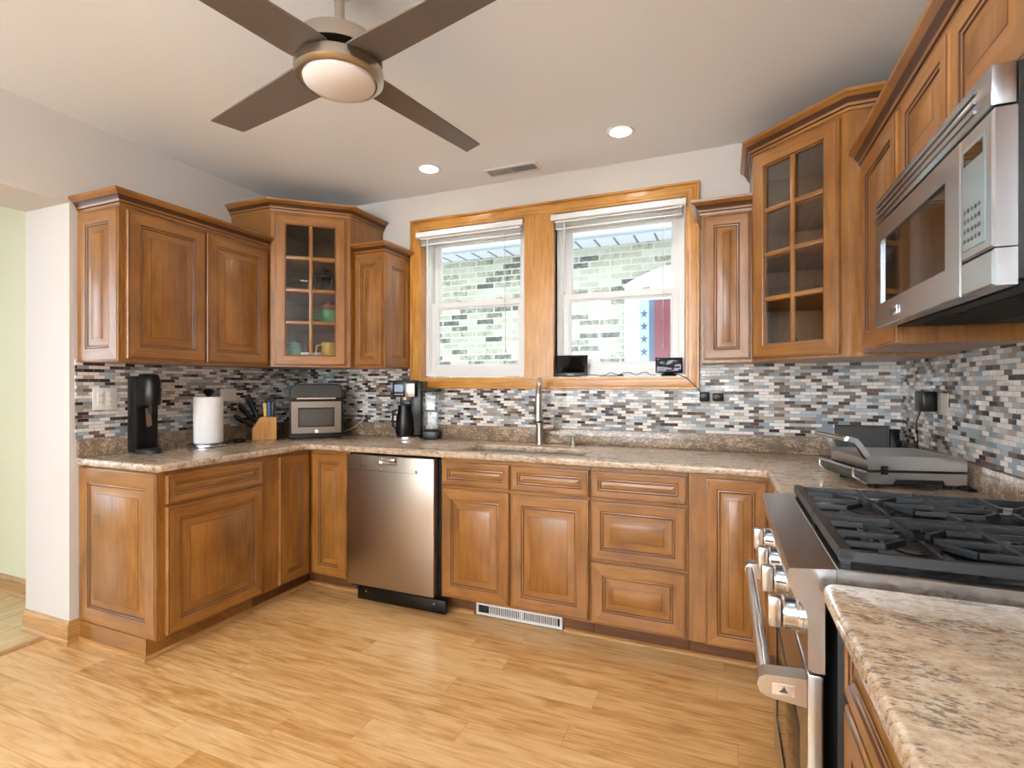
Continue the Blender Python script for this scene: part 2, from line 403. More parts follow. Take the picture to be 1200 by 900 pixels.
# mosaic tile on three walls
TZ0, TZ1 = 1.032, 1.44
b = B()
uvbox(b, XL+.001, -2.093, YB-.009, YB-.001, TZ0, TZ1, 'back'); uvbox(b, -2.093, -.13, YB-.009, YB-.001, TZ0, 1.284, 'back'); uvbox(b, -.13, XR-.001, YB-.009, YB-.001, TZ0, TZ1, 'back')
b.obj('wall_back_tile', 'tile')
struct(bpy.data.objects['wall_back_tile'], 'mosaic tile backsplash under the window')
b = B(); uvbox(b, XL+.001, XL+.009, 1.583, YB-.01, TZ0, TZ1, 'side')
struct(b.obj('wall_left_tile', 'tile'), 'mosaic tile backsplash on the left wall')
b = B(); uvbox(b, XR-.009, XR-.001, .1, YB-.01, TZ0, TZ1, 'side')
struct(b.obj('wall_right_tile', 'tile'), 'mosaic tile backsplash on the right wall')

# window casing (oak) and jambs
b = B()
y0 = YB
def casing(x0, x1, z0, z1, w):
    b.rings(x0, x1, z0, z1, [(0, y0-.001, 0), (0, y0-.03, 0), (.004, y0-.033, 0), (.014, y0-.033, 0), (.018, y0-.02, 0), (w*.55, y0-.024, 0), (w-.016, y0-.02, 0), (w-.013, y0-.017, 0), (w, y0-.017, 0), (w, y0+.085, 0)])
casing(-2.09, -.132, 1.283, 2.487, .078)
b.box(-1.215, -1.015, y0-.017, y0+.085, 1.362, 2.408, 0, 'z')
struct(b.obj('trim_1', 'oak'), 'oak casing around the pair of windows')

def window(name, x0, x1, lab):
    """white vinyl double-hung window"""
    z0, z1 = 1.372, 2.402; yf = 3.235
    fr = B().rings(x0, x1, z0, z1, [(0, yf+.11, 0), (0, yf, 0), (.026, yf, 0), (.026, yf+.012, 0), (.034, yf+.012, 0), (.034, yf+.11, 0)])
    root = struct(fr.obj(name, 'white'), lab)
    zm = 1.88
    def sash(nm, za, zb, y):
        a, c = x0+.036, x1-.036; w = .048
        s = B().rings(a, c, za, zb, [(0, y+.03, 0), (0, y, 0), (w-.012, y, 0), (w-.006, y+.008, 0), (w, y+.01, 0), (w, y+.03, 0), (0, y+.03, 0)]).obj(nm, 'white', root)
        B().box(a+w, c-w, y+.014, y+.02, za+w, zb-w).obj('pane', 'pane', s)
        return s
    sash('upper_sash', zm-.022, z1-.036, yf+.062)
    lo = sash('lower_sash', z0+.036, zm+.022, yf+.022)
    for t in (.3, .7):
        xx = x0+(x1-x0)*t
        B().box(xx-.03, xx+.03, yf+.024, yf+.05, zm+.0225, zm+.03, bev=.003).box(xx-.008, xx+.03, yf+.012, yf+.034, zm+.031, zm+.037, bev=.002).obj('sash_lock', 'plastic_w', lo)
    return root
window('window_1', -2.010, -1.217, 'left white double-hung window')
window('window_2', -1.013, -.220, 'right white double-hung window')

# raised mini blinds
def blind(x0, x1, label):
    t = thing('mini_blind', label, 'blind', ((x0+x1)/2, YB-.02, 2.36), 0, 'raised mini blinds')
    hw = (x1-x0)/2
    B().prism([(-.034, -.006), (-.018, -.01), (-.0145, -.01), (-.0145, .03), (-.03, .03), (-.036, .022)], 'x', -hw, hw).obj('valance', 'white', t)
    B().box(-hw+.022, hw-.022, -.013, .028, -.02, .024, bev=.003).obj('headrail', 'plastic_w', t)
    s = B()
    for k in range(5): s.box(-hw+.024, hw-.024, -.006, .019, -.026-k*.0045, -.0245-k*.0045)
    s.box(-hw+.024, hw-.024, -.006, .019, -.06, -.05, bev=.003)
    s.obj('slat_stack', 'white', t)
    B().tube([(-hw+.085, -.016, -.021), (-hw+.085, -.014, -.3), (-hw+.088, -.014, -.46)], .0045, 8).obj('tilt_wand', 'white', t)
    c = B()
    c.tube([(hw-.13, -.016, -.021), (hw-.13, -.012, -.5), (hw-.127, -.012, -.80)], .0018, 6).tube([(hw-.127, -.012, -.80), (hw-.127, -.012, -.835)], [.003, .007], 8)
    c.obj('lift_cord', 'plate_g', t)
    return t
blind(-2.025, -1.215, 'raised white mini blind above the left window')
blind(-1.022, -.205, 'raised white mini blind above the right window, over the two tablets')

# ------------------------------------------------------------------ cabinets
def raised(b, x0, x1, z0, z1, yf=0, t=.02, F=None, grain='z'):
    """raised-panel door or drawer front, face at y=yf towards -y"""
    w, h = x1-x0, z1-z0
    if F is None: F = .06 if min(w, h) > .3 else (.05 if min(w, h) > .2 else min(w, h)*.26)
    s = min(.036, min(w, h)*.12)
    rg = [(0, yf+t, 0), (0, yf+.006, 0), (.003, yf+.002, 0), (.007, yf+.0015, 1), (.009, yf, 0), (F-.002, yf, 0), (F, yf+.001, 1), (F+.003, yf+.005, 0),
          (F+.007, yf+.0035, 0), (F+.011, yf+.0045, 1), (F+.0145, yf+.0085, 0), (F+.016, yf+.0085, 0), (F+.016+s, yf+.002, 1), (F+.018+s, yf+.001, 0)]
    b.rings(x0, x1, z0, z1, rg, 0, grain)
    b.face([(x0, yf+t, z0), (x1, yf+t, z0), (x1, yf+t, z1), (x0, yf+t, z1)], 0)
    return b
def door(parent, x0, x1, z0, z1, name='door', F=None, grain='z', yf=-.021):
    return raised(B(), x0, x1, z0, z1, yf, .02, F, grain).obj(name, ['maple', 'glaze'], parent)
CT0, CT1 = .898, .936            # slab under side and top
BZ0, BZ1 = .102, .893
D0, D1, R0, R1 = .116, .726, .742, .877
def base_cab(label, loc, rz, w, depth, fronts, name='base_cabinet', toe=True, cat='cabinet', top=None):
    t = thing(name, label, cat, loc, rz, 'maple base cabinets')
    B().box(.001, w-.001, 0, depth, BZ0, top or BZ1, grain='z').obj('cabinet_body', 'maple', t)
    if top: B().box(.001, w-.001, 0, .03, top+.001, BZ1, grain='x').obj('front_rail', 'maple', t)
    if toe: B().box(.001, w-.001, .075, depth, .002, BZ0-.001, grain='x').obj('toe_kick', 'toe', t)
    for k, x0, x1, z0, z1 in fronts:
        door(t, x0, x1, z0, z1, k, F=.036 if k == 'drawer_front' and z1-z0 < .2 else None, grain='x' if k == 'drawer_front' else 'z')
    return t
XF, YF = -2.465, 2.573
# left run, front faces +x: local x -> world +y
t = base_cab('left end maple base cabinet with one wide door under a drawer', (XF, 1.612, 0), R(90), .585, .6, [('drawer_front', .028, .577, R0, R1), ('door', .028, .577, D0, D1)], toe=False)
# end panel faces world -y, i.e. local -x
i = B(); raised(i, 0, .598, BZ0+.002, BZ1-.002, 0, .016, F=.075)
i.v = [(y-.0165, .599-x, z) for x, y, z in i.v]
i.obj('end_panel', ['maple', 'glaze'], t)
B().box(-.012, .584, .075, .6, .002, BZ0-.001, grain='y').obj('toe_kick', 'maple', t)
B().sweep([(-.012, .598), (-.012, .075), (.583, .075)], [(0, .001), (.016, .001), (.014, .01), (.006, .017), (0, .018)]).obj('shoe_moulding', 'oak_base', t)
# corner cabinet with two doors meeting in the inside corner (world-aligned)
t = thing('corner_base_cabinet', 'maple corner base cabinet with two narrow doors meeting in the inside corner', 'cabinet', (XF, YF, 0), 0, 'maple base cabinets')
b = B()
b.prism([(-.6, -.375), (0, -.375), (0, 0), (.322, 0), (.322, .598), (-.6, .598)], 'z', BZ0, BZ1); b.obj('cabinet_body', 'maple', t)
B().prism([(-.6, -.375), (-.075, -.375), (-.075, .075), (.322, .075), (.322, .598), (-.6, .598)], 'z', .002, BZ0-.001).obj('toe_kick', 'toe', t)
i = B(); raised(i, 0, .235, D0, R1, -.021, .02, F=.055); i.v = [(-y, x-.262, z) for x, y, z in i.v]; i.obj('door', ['maple', 'glaze'], t)
i = B(); raised(i, .03, .306, D0, R1, -.021, .02, F=.055); i.obj('door', ['maple', 'glaze'], t)
# back run
SX = -1.497
t = base_cab('maple sink base cabinet with two doors and two false drawer fronts under the sink', (SX, YF, 0), 0, .868, .4,
    [('drawer_front', .01, .425, R0, R1), ('drawer_front', .437, .862, R0, R1), ('door', .01, .425, D0, D1), ('door', .437, .862, D0, D1)], top=.69)
t = base_cab('maple base cabinet with a stack of three drawers right of the sink', (-.628, YF, 0), 0, .47, .598,
    [('drawer_front', .004, .462, R0, R1), ('drawer_front', .004, .462, .432, .728), ('drawer_front', .004, .462, .112, .418)])
t = base_cab('maple corner base cabinet with one tall door beside the range', (-.157, YF, 0), 0, .987, .598, [('door', .076, .335, .104, R1)])
B().prism([(.365, -.638), (.98, -.638), (.98, -.002), (.365, -.002)], 'z', BZ0, BZ1).obj('return_body', 'maple', t)
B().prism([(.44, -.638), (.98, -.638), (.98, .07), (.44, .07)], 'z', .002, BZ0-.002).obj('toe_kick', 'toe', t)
struct(B().sweep([(XF-.075, 2.2), (XF-.075, YF+.073), (-1.32, YF+.073)], [(0, .001), (.016, .001), (.014, .01), (.006, .017), (0, .018)]).obj('trim_2', 'oak_base'), 'shoe moulding at the toe kick')
struct(B().sweep([(-.785, YF+.073), (.2, YF+.073)], [(0, .001), (.016, .001), (.014, .01), (.006, .017), (0, .018)]).obj('trim_3', 'oak_base'), 'shoe moulding at the toe kick')
# near right cabinet, front faces -x: local x -> world -y
t = base_cab('foreground maple base cabinet right of the range under the near granite top', (.222, 1.136, 0), R(-90), 1.1, .6,
    [('drawer_front', .03, .54, R0, R1), ('door', .03, .54, D0, D1), ('drawer_front', .56, 1.07, R0, R1), ('door', .56, 1.07, D0, D1)])

# floor register in the toe kick
t = thing('floor_register', 'white metal vent register in the toe kick below the sink cabinet', 'vent', (-1.05, YF+.055, .008))
B().rings(-.255, .255, 0, .072, [(0, .019, 0), (0, .004, 0), (.004, 0, 0), (.014, 0, 0), (.014, .012, 0)]).box(-.24, .24, .0135, .0165, .012, .06, 0).obj('frame', 'white', t)
B().box(-.24, .24, .009, .0125, .013, .059).obj('backing', 'black', t)
b = B()
for k in range(36):
    x = -.172+k*.0113
    if abs(x-.02) < .008: continue
    b.box(x-.002, x+.002, .003, .0085, .013, .059)
b.box(.016, .026, .002, .0085, .013, .059).obj('louvre', 'plastic_w', t)
B().box(-.232, -.185, .001, .0085, .02, .05, bev=.002).obj('damper_lever', 'blackm', t)

# ------------------------------------------------------------------ granite worktops
def fillet(pts):
    """pts: (x, y, r) corners -> outline with arcs"""
    out = []; n = len(pts)
    for i in range(n):
        p = Vector(pts[i][:2]); r = pts[i][2]; a = Vector(pts[i-1][:2]); c = Vector(pts[(i+1) % n][:2])
        if r == 0: out.append(tuple(p)); continue
        u, v = (a-p).normalized(), (c-p).normalized(); th = u.angle(v); d = r/math.tan(th/2)
        ctr = p+(u+v).normalized()*r/math.sin(th/2)
        s0, s1 = p+u*d-ctr, p+v*d-ctr
        a0, a1 = math.atan2(s0.y, s0.x), math.atan2(s1.y, s1.x); da = (a1-a0+math.pi) % (2*math.pi)-math.pi
        for k in range(9): q = a0+da*k/8; out.append((ctr.x+r*math.cos(q), ctr.y+r*math.sin(q)))
    return out
def slab(name, outer, holes, z0, z1, bev, m, parent=None, loc=(0, 0, 0)):
    cu = bpy.data.curves.new(name, 'CURVE'); cu.dimensions = '2D'; cu.fill_mode = 'BOTH'
    cu.extrude = (z1-z0)/2-bev; cu.bevel_depth = bev; cu.bevel_resolution = 3; cu.offset = -bev
    for k, ol in enumerate([outer]+holes):
        if k == 0 and sum(a[0]*b2[1]-b2[0]*a[1] for a, b2 in zip(ol, ol[1:]+ol[:1])) < 0: ol = ol[::-1]
        if k > 0 and sum(a[0]*b2[1]-b2[0]*a[1] for a, b2 in zip(ol, ol[1:]+ol[:1])) > 0: ol = ol[::-1]
        sp = cu.splines.new('POLY'); sp.points.add(len(ol)-1); sp.use_cyclic_u = True
        for p, (x, y) in zip(sp.points, ol): p.co = (x-loc[0], y-loc[1], 0, 1)
    tmp = bpy.data.objects.new('tmp', cu); C.objects.link(tmp)
    me = bpy.data.meshes.new_from_object(tmp.evaluated_get(bpy.context.evaluated_depsgraph_get()))
    bpy.data.objects.remove(tmp); bpy.data.curves.remove(cu)
    me.transform(Matrix.Translation((0, 0, (z0+z1)/2-loc[2])))
    bm = bmesh.new(); bm.from_mesh(me); bmesh.ops.remove_doubles(bm, verts=bm.verts[:], dist=1e-5); bmesh.ops.recalc_face_normals(bm, faces=bm.faces[:]); bm.to_mesh(me); bm.free()
    me.name = name; me.materials.clear(); me.materials.append(M[m])
    for p in me.polygons: p.use_smooth = True
    me.set_sharp_from_angle(angle=R(40))
    o = bpy.data.objects.new(name, me); C.objects.link(o)
    if parent: o.parent = parent
    return o
XE, YE, XG = -2.437, 2.535, .178
sink = fillet([(-1.43, 2.635, .05), (-.70, 2.635, .05), (-.70, 2.94, .09), (-1.43, 2.94, .09)])
wl = (XL+.3, YB-.3, CT1)
t = thing('granite_worktop', 'U-shaped beige granite worktop running from the left wall past the sink to the range', 'worktop', wl)
outer = fillet([(XL+.002, 1.588, 0), (XE, 1.588, .03), (XE, YE, .05), (XG, YE, .05), (XG, 1.902, 0), (XR-.002, 1.902, 0), (XR-.002, YB-.002, 0), (XL+.002, YB-.002, 0)])
slab('slab', outer, [sink], CT0, CT1, .012, 'granite', t, wl)
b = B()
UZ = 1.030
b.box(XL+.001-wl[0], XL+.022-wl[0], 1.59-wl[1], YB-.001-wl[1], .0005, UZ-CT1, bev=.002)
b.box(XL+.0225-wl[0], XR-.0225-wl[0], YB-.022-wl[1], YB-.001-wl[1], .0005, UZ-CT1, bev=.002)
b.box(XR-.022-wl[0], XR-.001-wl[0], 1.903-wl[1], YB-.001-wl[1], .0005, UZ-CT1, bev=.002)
b.obj('upstand', 'granite_vein_shade', t)
nl = (.5, .6, CT1)
t = thing('granite_worktop', 'foreground beige granite worktop with dark flecks right of the range', 'worktop', nl)
slab('slab', fillet([(.172, .05, 0), (XR-.002, .05, 0), (XR-.002, 1.137, 0), (.172, 1.137, .025)]), [], CT0, CT1, .013, 'granite', t, nl)
B().box(XR-.022-nl[0], XR-.001-nl[0], .05-nl[1], 1.135-nl[1], .0005, UZ-CT1, bev=.002).obj('upstand', 'granite_vein_shade', t)

# undermount sink
t = thing('kitchen_sink', 'stainless steel undermount sink set in the granite below the window', 'sink', (-1.065, 2.79, .70))
sk = [(x, y) for x, y in fillet([(-1.437, 2.63, .05), (-.693, 2.63, .05), (-.693, 2.947, .09), (-1.437, 2.947, .09)])]
b = B(); n = len(sk); lv = []
for z, k in ((CT0-.001, 1.0), (.74, .97), (.705, .9)):
    lv.append([((x+1.065)*k, (y-2.79)*k, z-.70) for x, y in sk])
vs = [p for L in lv for p in L]
b.grid(vs, [(j*n+i, j*n+(i+1) % n, (j+1)*n+(i+1) % n, (j+1)*n+i) for j in range(2) for i in range(n)]+[list(range(2*n, 3*n))])
b.obj('basin', 'steel_h', t)
B().lathe([(.0, .008), (.03, .008), (.042, .0055), (.042, .0045)], n=24).obj('drain', 'chrome', t)
# faucet
t = thing('kitchen_faucet', 'brushed nickel pull-down faucet standing behind the sink', 'faucet', (-1.078, 3.075, CT1), R(17))
B().lathe([(.027, .0005), (.027, .006), (.0235, .012), (.0225, .145), (.02, .15), (.0, .15)], n=28).obj('base', 'nickel', t)
pth = [(0, 0, .14), (0, 0, .25), (0, -.002, .31)]+[(0, -.09+.09*math.cos(R(a)), .315+.09*math.sin(R(a))) for a in range(20, 181, 20)]
B().tube(pth, .0148, 16).obj('spout_neck', 'nickel', t)
hd = B().lathe([(.014, .0), (.019, -.006), (.0205, -.03), (.0225, -.115), (.0255, -.15), (.0245, -.172), (.0, -.172)], n=24)
hd.v = [(x, y-.18, z+.318) for x, y, z in hd.v]; hd = hd.obj('spray_head', 'nickel', t)
B().box(-.026, -.018, -.192, -.168, .195, .25, bev=.003).obj('spray_button', 'black', hd)
B().lathe([(.0235, .148), (.0275, .15), (.0275, .158), (.0235, .160)], c=(0, -.18), n=24).obj('head_ring', 'blackm', hd)
lv = B().lathe([(.0, .02), (.02, .02), (.02, .085), (.016, .092), (.0, .092)], c=(0, .105), n=20, axis='x').tube([(.085, 0, .105), (.088, -.002, .15), (.094, -.006, .215)], [.008, .0065, .0055], 10)
lv.obj('lever', 'nickel', t)
B().box(.004, .012, -.0225, -.019, .225, .235, bev=.001).obj('sensor_window', 'black', t)
# soap dispenser
t = thing('soap_dispenser', 'small brushed nickel soap dispenser pump right of the faucet', 'soap dispenser', (-.848, 3.035, CT1))
B().lathe([(.022, .0005), (.022, .004), (.015, .012), (.0105, .03), (.0115, .045), (.013, .05), (.0, .05)], n=24).obj('base', 'nickel', t)
B().tube([(0, 0, .049), (0, 0, .066)], .009, 14).tube([(.012, -.002, .066), (-.03, -.01, .068), (-.075, -.02, .064), (-.08, -.021, .056)], [.008, .006, .0045, .004], 10).obj('pump_spout', 'nickel', t)

# ------------------------------------------------------------------ dishwasher
t = thing('dishwasher', 'stainless steel dishwasher between the corner cabinet and the sink cabinet', 'dishwasher', (-1.82, YF, 0))
B().box(-.318, .318, .004, .56, .07, .88).obj('tub', 'blackm', t)
d = B().box(-.302, .304, -.055, -.004, .106, .889, bev=.004).obj('door', 'steel_v', t)
B().rings(-.075, .06, .838, .884, [(0, -.0555, 0), (.002, -.0575, 0), (.006, -.0575, 0), (.01, -.0555, 0)], 0).box(-.06, .045, -.066, -.0575, .862, .878, bev=.003).obj('pocket_handle', 'chrome', d)
B().box(-.302, .304, -.0554, -.0551, .7985, .8005).obj('panel_seam', 'darkgrey', d)
B().box(-.205, -.165, -.0563, -.0552, .825, .829).box(-.207, -.204, -.0563, -.0552, .80, .87).obj('brand_mark', 'darkgrey', d)
for x in (-.055, .05, .19): B().lathe([(0, -.0575), (.007, -.0575), (.008, -.0552)], c=(x, .81), n=14, axis='y').obj('indicator_light', 'chrome', d)
k = B().box(-.235, .372, -.042, .0, .018, .094, bev=.003).obj('kick_plate', 'black', t)
for x in (-.17, .30): B().lathe([(0, -.0445), (.006, -.0445), (.006, -.0425)], c=(x, .07), n=12, axis='y').obj('screw', 'chrome', k)

# ------------------------------------------------------------------ upper cabinets
UB, UT = 1.425, 2.195
def crown_prof(z): return [(0, z), (.006, z), (.008, z+.012), (.014, z+.016), (.016, z+.026), (.03, z+.046), (.044, z+.056), (.048, z+.06), (.05, z+.072), (0, z+.072)]
CM = [0, 0, 1, 0, 1, 0, 0, 0, 0]
def upper(label, loc, rz, w, depth, doors, crown, z0=UB, z1=UT, name='wall_cabinet'):
    t = thing(name, label, 'cabinet', loc, rz, 'maple wall cabinets')
    B().box(.001, w-.001, 0, depth, z0, z1, grain='z').obj('cabinet_body', 'maple', t)
    for x0, x1, a, c in doors: door(t, x0, x1, a, c)
    B().sweep(crown, crown_prof(z1-.005), CM).obj('crown_moulding', ['maple', 'glaze'], t)
    return t
# left wall, faces +x
UX = -2.735
t = upper('wide maple wall cabinet on the left wall with two raised-panel doors', (UX, 1.602, 0), R(90), .883, .33,
    [(.022, .436, 1.44, 2.175), (.446, .868, 1.44, 2.175)], [(.884, 0), (0, 0), (0, .331)][::-1])
i = B(); raised(i, 0, .326, UB+.002, UT-.007, 0, .012, F=.066); i.v = [(y-.0125, .328-x, z) for x, y, z in i.v]
i.obj('end_panel', ['maple', 'glaze'], t)
# narrow cabinet left of the window
t = upper('narrow maple wall cabinet left of the window beside the glass-front cabinet', (-2.343, 2.861, 0), 0, .235, .312,
    [(.008, .226, 1.437, 2.17)], [(0, 0), (.235, 0), (.235, .312)])
i = B(); raised(i, 0, .305, UB+.002, UT-.007, 0, .012, F=.07); i.v = [(-y+.2475, x+.003, z) for x, y, z in i.v]
i.obj('end_panel', ['maple', 'glaze'], t)
# narrow cabinet right of the window
t = upper('narrow maple wall cabinet with a tall slim door right of the window', (-.112, 2.861, 0), 0, .242, .312,
    [(.012, .232, 1.44, 2.18)], [(0, .312), (0, 0), (.242, 0)])
# glass-front diagonal corner cabinets
def diag(label, a, bpt, wall_x, sgn, crown, doorx, z1, group):
    ang = math.atan2(bpt[1]-a[1], bpt[0]-a[0]); w = math.hypot(bpt[0]-a[0], bpt[1]-a[1])
    t = thing('corner_wall_cabinet', label, 'cabinet', (a[0], a[1], 0), ang, 'maple wall cabinets')
    inv = rot_to(t).inverted()
    P = lambda x, y: tuple((inv @ Vector((x, y, 0)))[:2])
    if sgn < 0: plan = [a, bpt, (bpt[0], YB-.002), (wall_x, YB-.002), (wall_x, a[1])]
    else: plan = [a, bpt, (wall_x, bpt[1]), (wall_x, YB-.002), (a[0], YB-.002)]
    pl = [P(*q) for q in plan]
    z0 = UB+.002
    T = .016
    s = B()
    # carcass: floor, ceiling, side and back panels
    s.prism(pl, 'z', z0, z0+T).prism(pl, 'z', z1-T, z1)
    cx = sum(q[0] for q in pl)/5; cy = sum(q[1] for q in pl)/5
    for k in range(1, 5):
        p0, p1 = Vector(pl[k]), Vector(pl[(k+1) % 5]); d = (p1-p0).normalized(); nn = Vector((-d.y, d.x))
        if nn.dot(Vector((cx, cy))-p0) < 0: nn = -nn
        s.prism([tuple(p0), tuple(p1), tuple(p1+nn*T), tuple(p0+nn*T)], 'z', z0+T, z1-T)
    # face frame
    s.box(.0, .036, 0, .019, z0+T, z1-T, grain='z').box(w-.036, w, 0, .019, z0+T, z1-T, grain='z').box(.036, w-.036, 0, .019, z0+T, z0+.05, grain='x').box(.036, w-.036, 0, .019, z1-.05, z1-T, grain='x')
    s.obj('carcass', ['maple'], t)
    dz0, dz1 = z0+.012, z1-.02; x0, x1 = doorx[0], w-doorx[1]; F = .062; y = -.021
    b = B().rings(x0, x1, dz0, dz1, [(0, y+.019, 0), (0, y+.006, 0), (.003, y+.002, 0), (.007, y+.0015, 1), (.009, y, 0), (F-.003, y, 0), (F, y+.002, 1), (F+.003, y+.006, 0), (F+.006, y+.006, 0), (F+.006, y+.019, 0), (0, y+.019, 0)])
    gx0, gx1, gz0, gz1 = x0+F+.006, x1-F-.006, dz0+F+.006, dz1-F-.006
    mw = .011; xm = (gx0+gx1)/2; hh = (gz1-gz0)/4
    b.box(xm-mw, xm+mw, y+.003, y+.017, gz0, gz1, 0, 'z', .004)
    for k in (1, 2, 3):
        zz = gz0+hh*k
        b.box(gx0, gx1, y+.004, y+.016, zz-mw, zz+mw, 0, 'x', .004)
    d = b.obj('door', ['maple', 'glaze'], t)
    B().box(gx0-.003, gx1+.003, y+.0175, y+.0185, gz0-.003, gz1+.003).obj('glass_pane', 'cabglass', d)
    shelf = [(.04, .03), (w-.04, .03)]+[(q[0]*.93+cx*.07, q[1]*.93+cy*.07) for q in pl[2:]]
    zs = []
    for k in (1, 2, 3):
        zz = gz0+hh*k; zs.append(zz+.008)
        B().prism(shelf, 'z', zz-.008, zz+.008).obj('shelf', 'maple_in', t)
    B().sweep([P(*q) for q in crown], crown_prof(z1-.005), CM).obj('crown_moulding', ['maple', 'glaze'], t)
    return t, w, [z0+T]+zs
DT = 2.442
A1, B1 = (-2.712, 2.487), (-2.345, 2.812)
tL, wL, zL = diag('maple corner wall cabinet with eight-pane glass door left of the window, dishes inside', A1, B1, XL+.002, -1,
    [(XL+.001, A1[1]), A1, B1, (B1[0], YB-.001)], (.024, .03), DT, None)
A2, B2 = (.131, 2.812), (.472, 2.487)
tR, wR, zR = diag('maple corner wall cabinet with eight-pane glass door right of the window, dark inside', A2, B2, XR-.002, 1,
    [(A2[0], YB-.001), A2, B2, (XR-.001, B2[1])], (.012, .03), DT, None)
# right wall
t = upper('maple wall cabinet with one door left of the microwave', (.52, 2.486, 0), R(-90), .545, .312, [(.075, .52, 1.442, 2.175)], [(0, 0), (.545, 0)], z0=1.437)
t = upper('short maple wall cabinet with two doors above the microwave', (.52, 1.94, 0), R(-90), .78, .312, [(.012, .384, 1.9, 2.175), (.394, .768, 1.9, 2.175)], [(0, 0), (.78, 0)], z0=1.884)
t = upper('maple wall cabinet at the right edge of the photo past the microwave', (.52, 1.158, 0), R(-90), .9, .312, [(.012, .445, 1.442, 2.175), (.455, .888, 1.442, 2.175)], [(0, 0), (.9, 0)], z0=1.437)

# things inside the left glass cabinet (built in that cabinet's own frame, then placed)
mL = rot_to(tL)
def inside(m, x, y, z): return tuple((m @ Vector((x, y, z))))
M['mint'] = pm('mint_ceramic', (150, 214, 196), .3); M['teal'] = pm('teal_paint', (20, 120, 112), .4)
M['yellow'] = pm('yellow_ceramic', (226, 172, 34), .3); M['green'] = pm('green_ceramic', (60, 128, 76), .3); M['orange'] = pm('orange_ceramic', (196, 84, 40), .35)
az = tL.rotation_euler.z
t = thing('storage_jar', 'mint green jar on the lowest shelf behind glass, left side', 'jar', inside(mL, .125, .16, zL[0]+.0005), az)
B().lathe([(0, 0), (.045, 0), (.05, .01), (.05, .11), (.042, .12), (0, .12)]).obj('body', 'mint', t)
B().lathe([(.044, .1205), (.044, .145), (.036, .155), (.012, .158), (.012, .17), (0, .172)]).obj('lid', 'mint', t)
B().lathe([(.0505, .02), (.0508, .025), (.0508, .06), (.0505, .065)]).obj('painted_band', 'teal', t)
for x, y, lab in ((.205, .095, 'white cup in front of the lowest shelf, left of the door mullion'), (.274, .075, 'white cup on the lowest shelf beside the yellow pitcher')):
    t = thing('cup', lab, 'cup', inside(mL, x, y, zL[0]+.0005), az+R(90), 'white cups behind glass')
    B().lathe([(0, 0), (.022, 0), (.026, .006), (.034, .085), (.032, .085), (.024, .01), (0, .008)]).obj('body', 'plastic_w', t)
    B().tube([(.03, 0, .07), (.05, 0, .066), (.052, 0, .035), (.028, 0, .022)], .004, 8).obj('handle', 'plastic_w', t)
t = thing('pitcher', 'yellow pitcher on the lowest shelf behind glass, right side', 'pitcher', inside(mL, .35, .17, zL[0]+.0005), az)
B().lathe([(0, 0), (.045, 0), (.055, .03), (.055, .08), (.042, .13), (.046, .16), (.043, .16), (.038, .13), (0, .12)]).obj('body', 'yellow', t)
B().tube([(-.04, 0, .145), (-.075, 0, .14), (-.085, 0, .09), (-.05, 0, .05)], .008, 10).obj('handle', 'yellow', t)
t = thing('teapot', 'green pot with an orange lid on the second shelf behind glass', 'pot', inside(mL, .352, .13, zL[1]+.0005), az)
B().lathe([(0, 0), (.04, 0), (.062, .04), (.06, .09), (.045, .11), (0, .11)]).obj('body', 'green', t)
B().lathe([(.046, .1105), (.05, .118), (.03, .135), (.008, .14), (.008, .152), (0, .155)]).obj('lid', 'orange', t)
B().tube([(-.055, 0, .08), (-.09, 0, .085), (-.09, 0, .04), (-.056, 0, .035)], .007, 8).obj('handle', 'green', t)
t = thing('lantern', 'black ornate lantern on the third shelf behind glass', 'lantern', inside(mL, .318, .11, zL[2]+.0005), az)
b = B().box(-.06, .06, -.05, .05, 0, .012).box(-.062, .062, -.052, .052, .1, .112)
for x in (-.054, -.018, .018, .054):
    for y in (-.045, .045): b.box(x-.004, x+.004, y-.004, y+.004, .012, .1)
for y in (-.015, .015):
    for x in (-.055, .055): b.box(x-.004, x+.004, y-.004, y+.004, .012, .1)
b.box(-.058, .058, -.049, -.041, .055, .062)
b.obj('cage', 'blackm', t)
B().lathe([(.07, .1125), (.06, .13), (.034, .142), (.036, .158), (.022, .168), (.012, .185), (0, .19)], n=8).obj('roof', 'blackm', t)
mR = rot_to(tR)
t = thing('wire_rack', 'dark wire rack on the lowest shelf of the right glass cabinet', 'rack', inside(mR, .25, .14, zR[0]+.0005), tR.rotation_euler.z)
b = B().tube([(.1*math.cos(R(a)), .07*math.sin(R(a)), .05) for a in range(0, 361, 15)], .004, 8)
b.tube([(.085*math.cos(R(a)), .06*math.sin(R(a)), .004) for a in range(0, 361, 15)], .004, 8)
b.obj('rim', 'blackm', t)
for a in range(0, 360, 30): B().tube([(.085*math.cos(R(a)), .06*math.sin(R(a)), .004), (.1*math.cos(R(a)), .07*math.sin(R(a)), .05)], .0025, 6).obj('wire', 'blackm', t)
B().tube([(-.1, 0, .05), (-.12, 0, .09), (-.15, 0, .075)], .004, 8).obj('handle', 'blackm', t)

# ------------------------------------------------------------------ gas range (front faces -x)
RY0, RY1 = 1.146, 1.898
rl = (.5, (RY0+RY1)/2, 0); hl = (RY1-RY0)/2
t = thing('gas_range', 'stainless steel gas range with black cast iron grates on the right', 'range', rl)
X = lambda x: x-rl[0]
B().box(X(.20), X(.815), -hl+.004, hl-.004, .1, .905, bev=.003).obj('body', 'blackm', t)
for y in (-.33, .33):
    for x in (.22, .75): B().lathe([(.02, .001), (.02, .03), (.014, .035), (.014, .1)], c=(X(x), y), n=14).obj('foot', 'black', t)
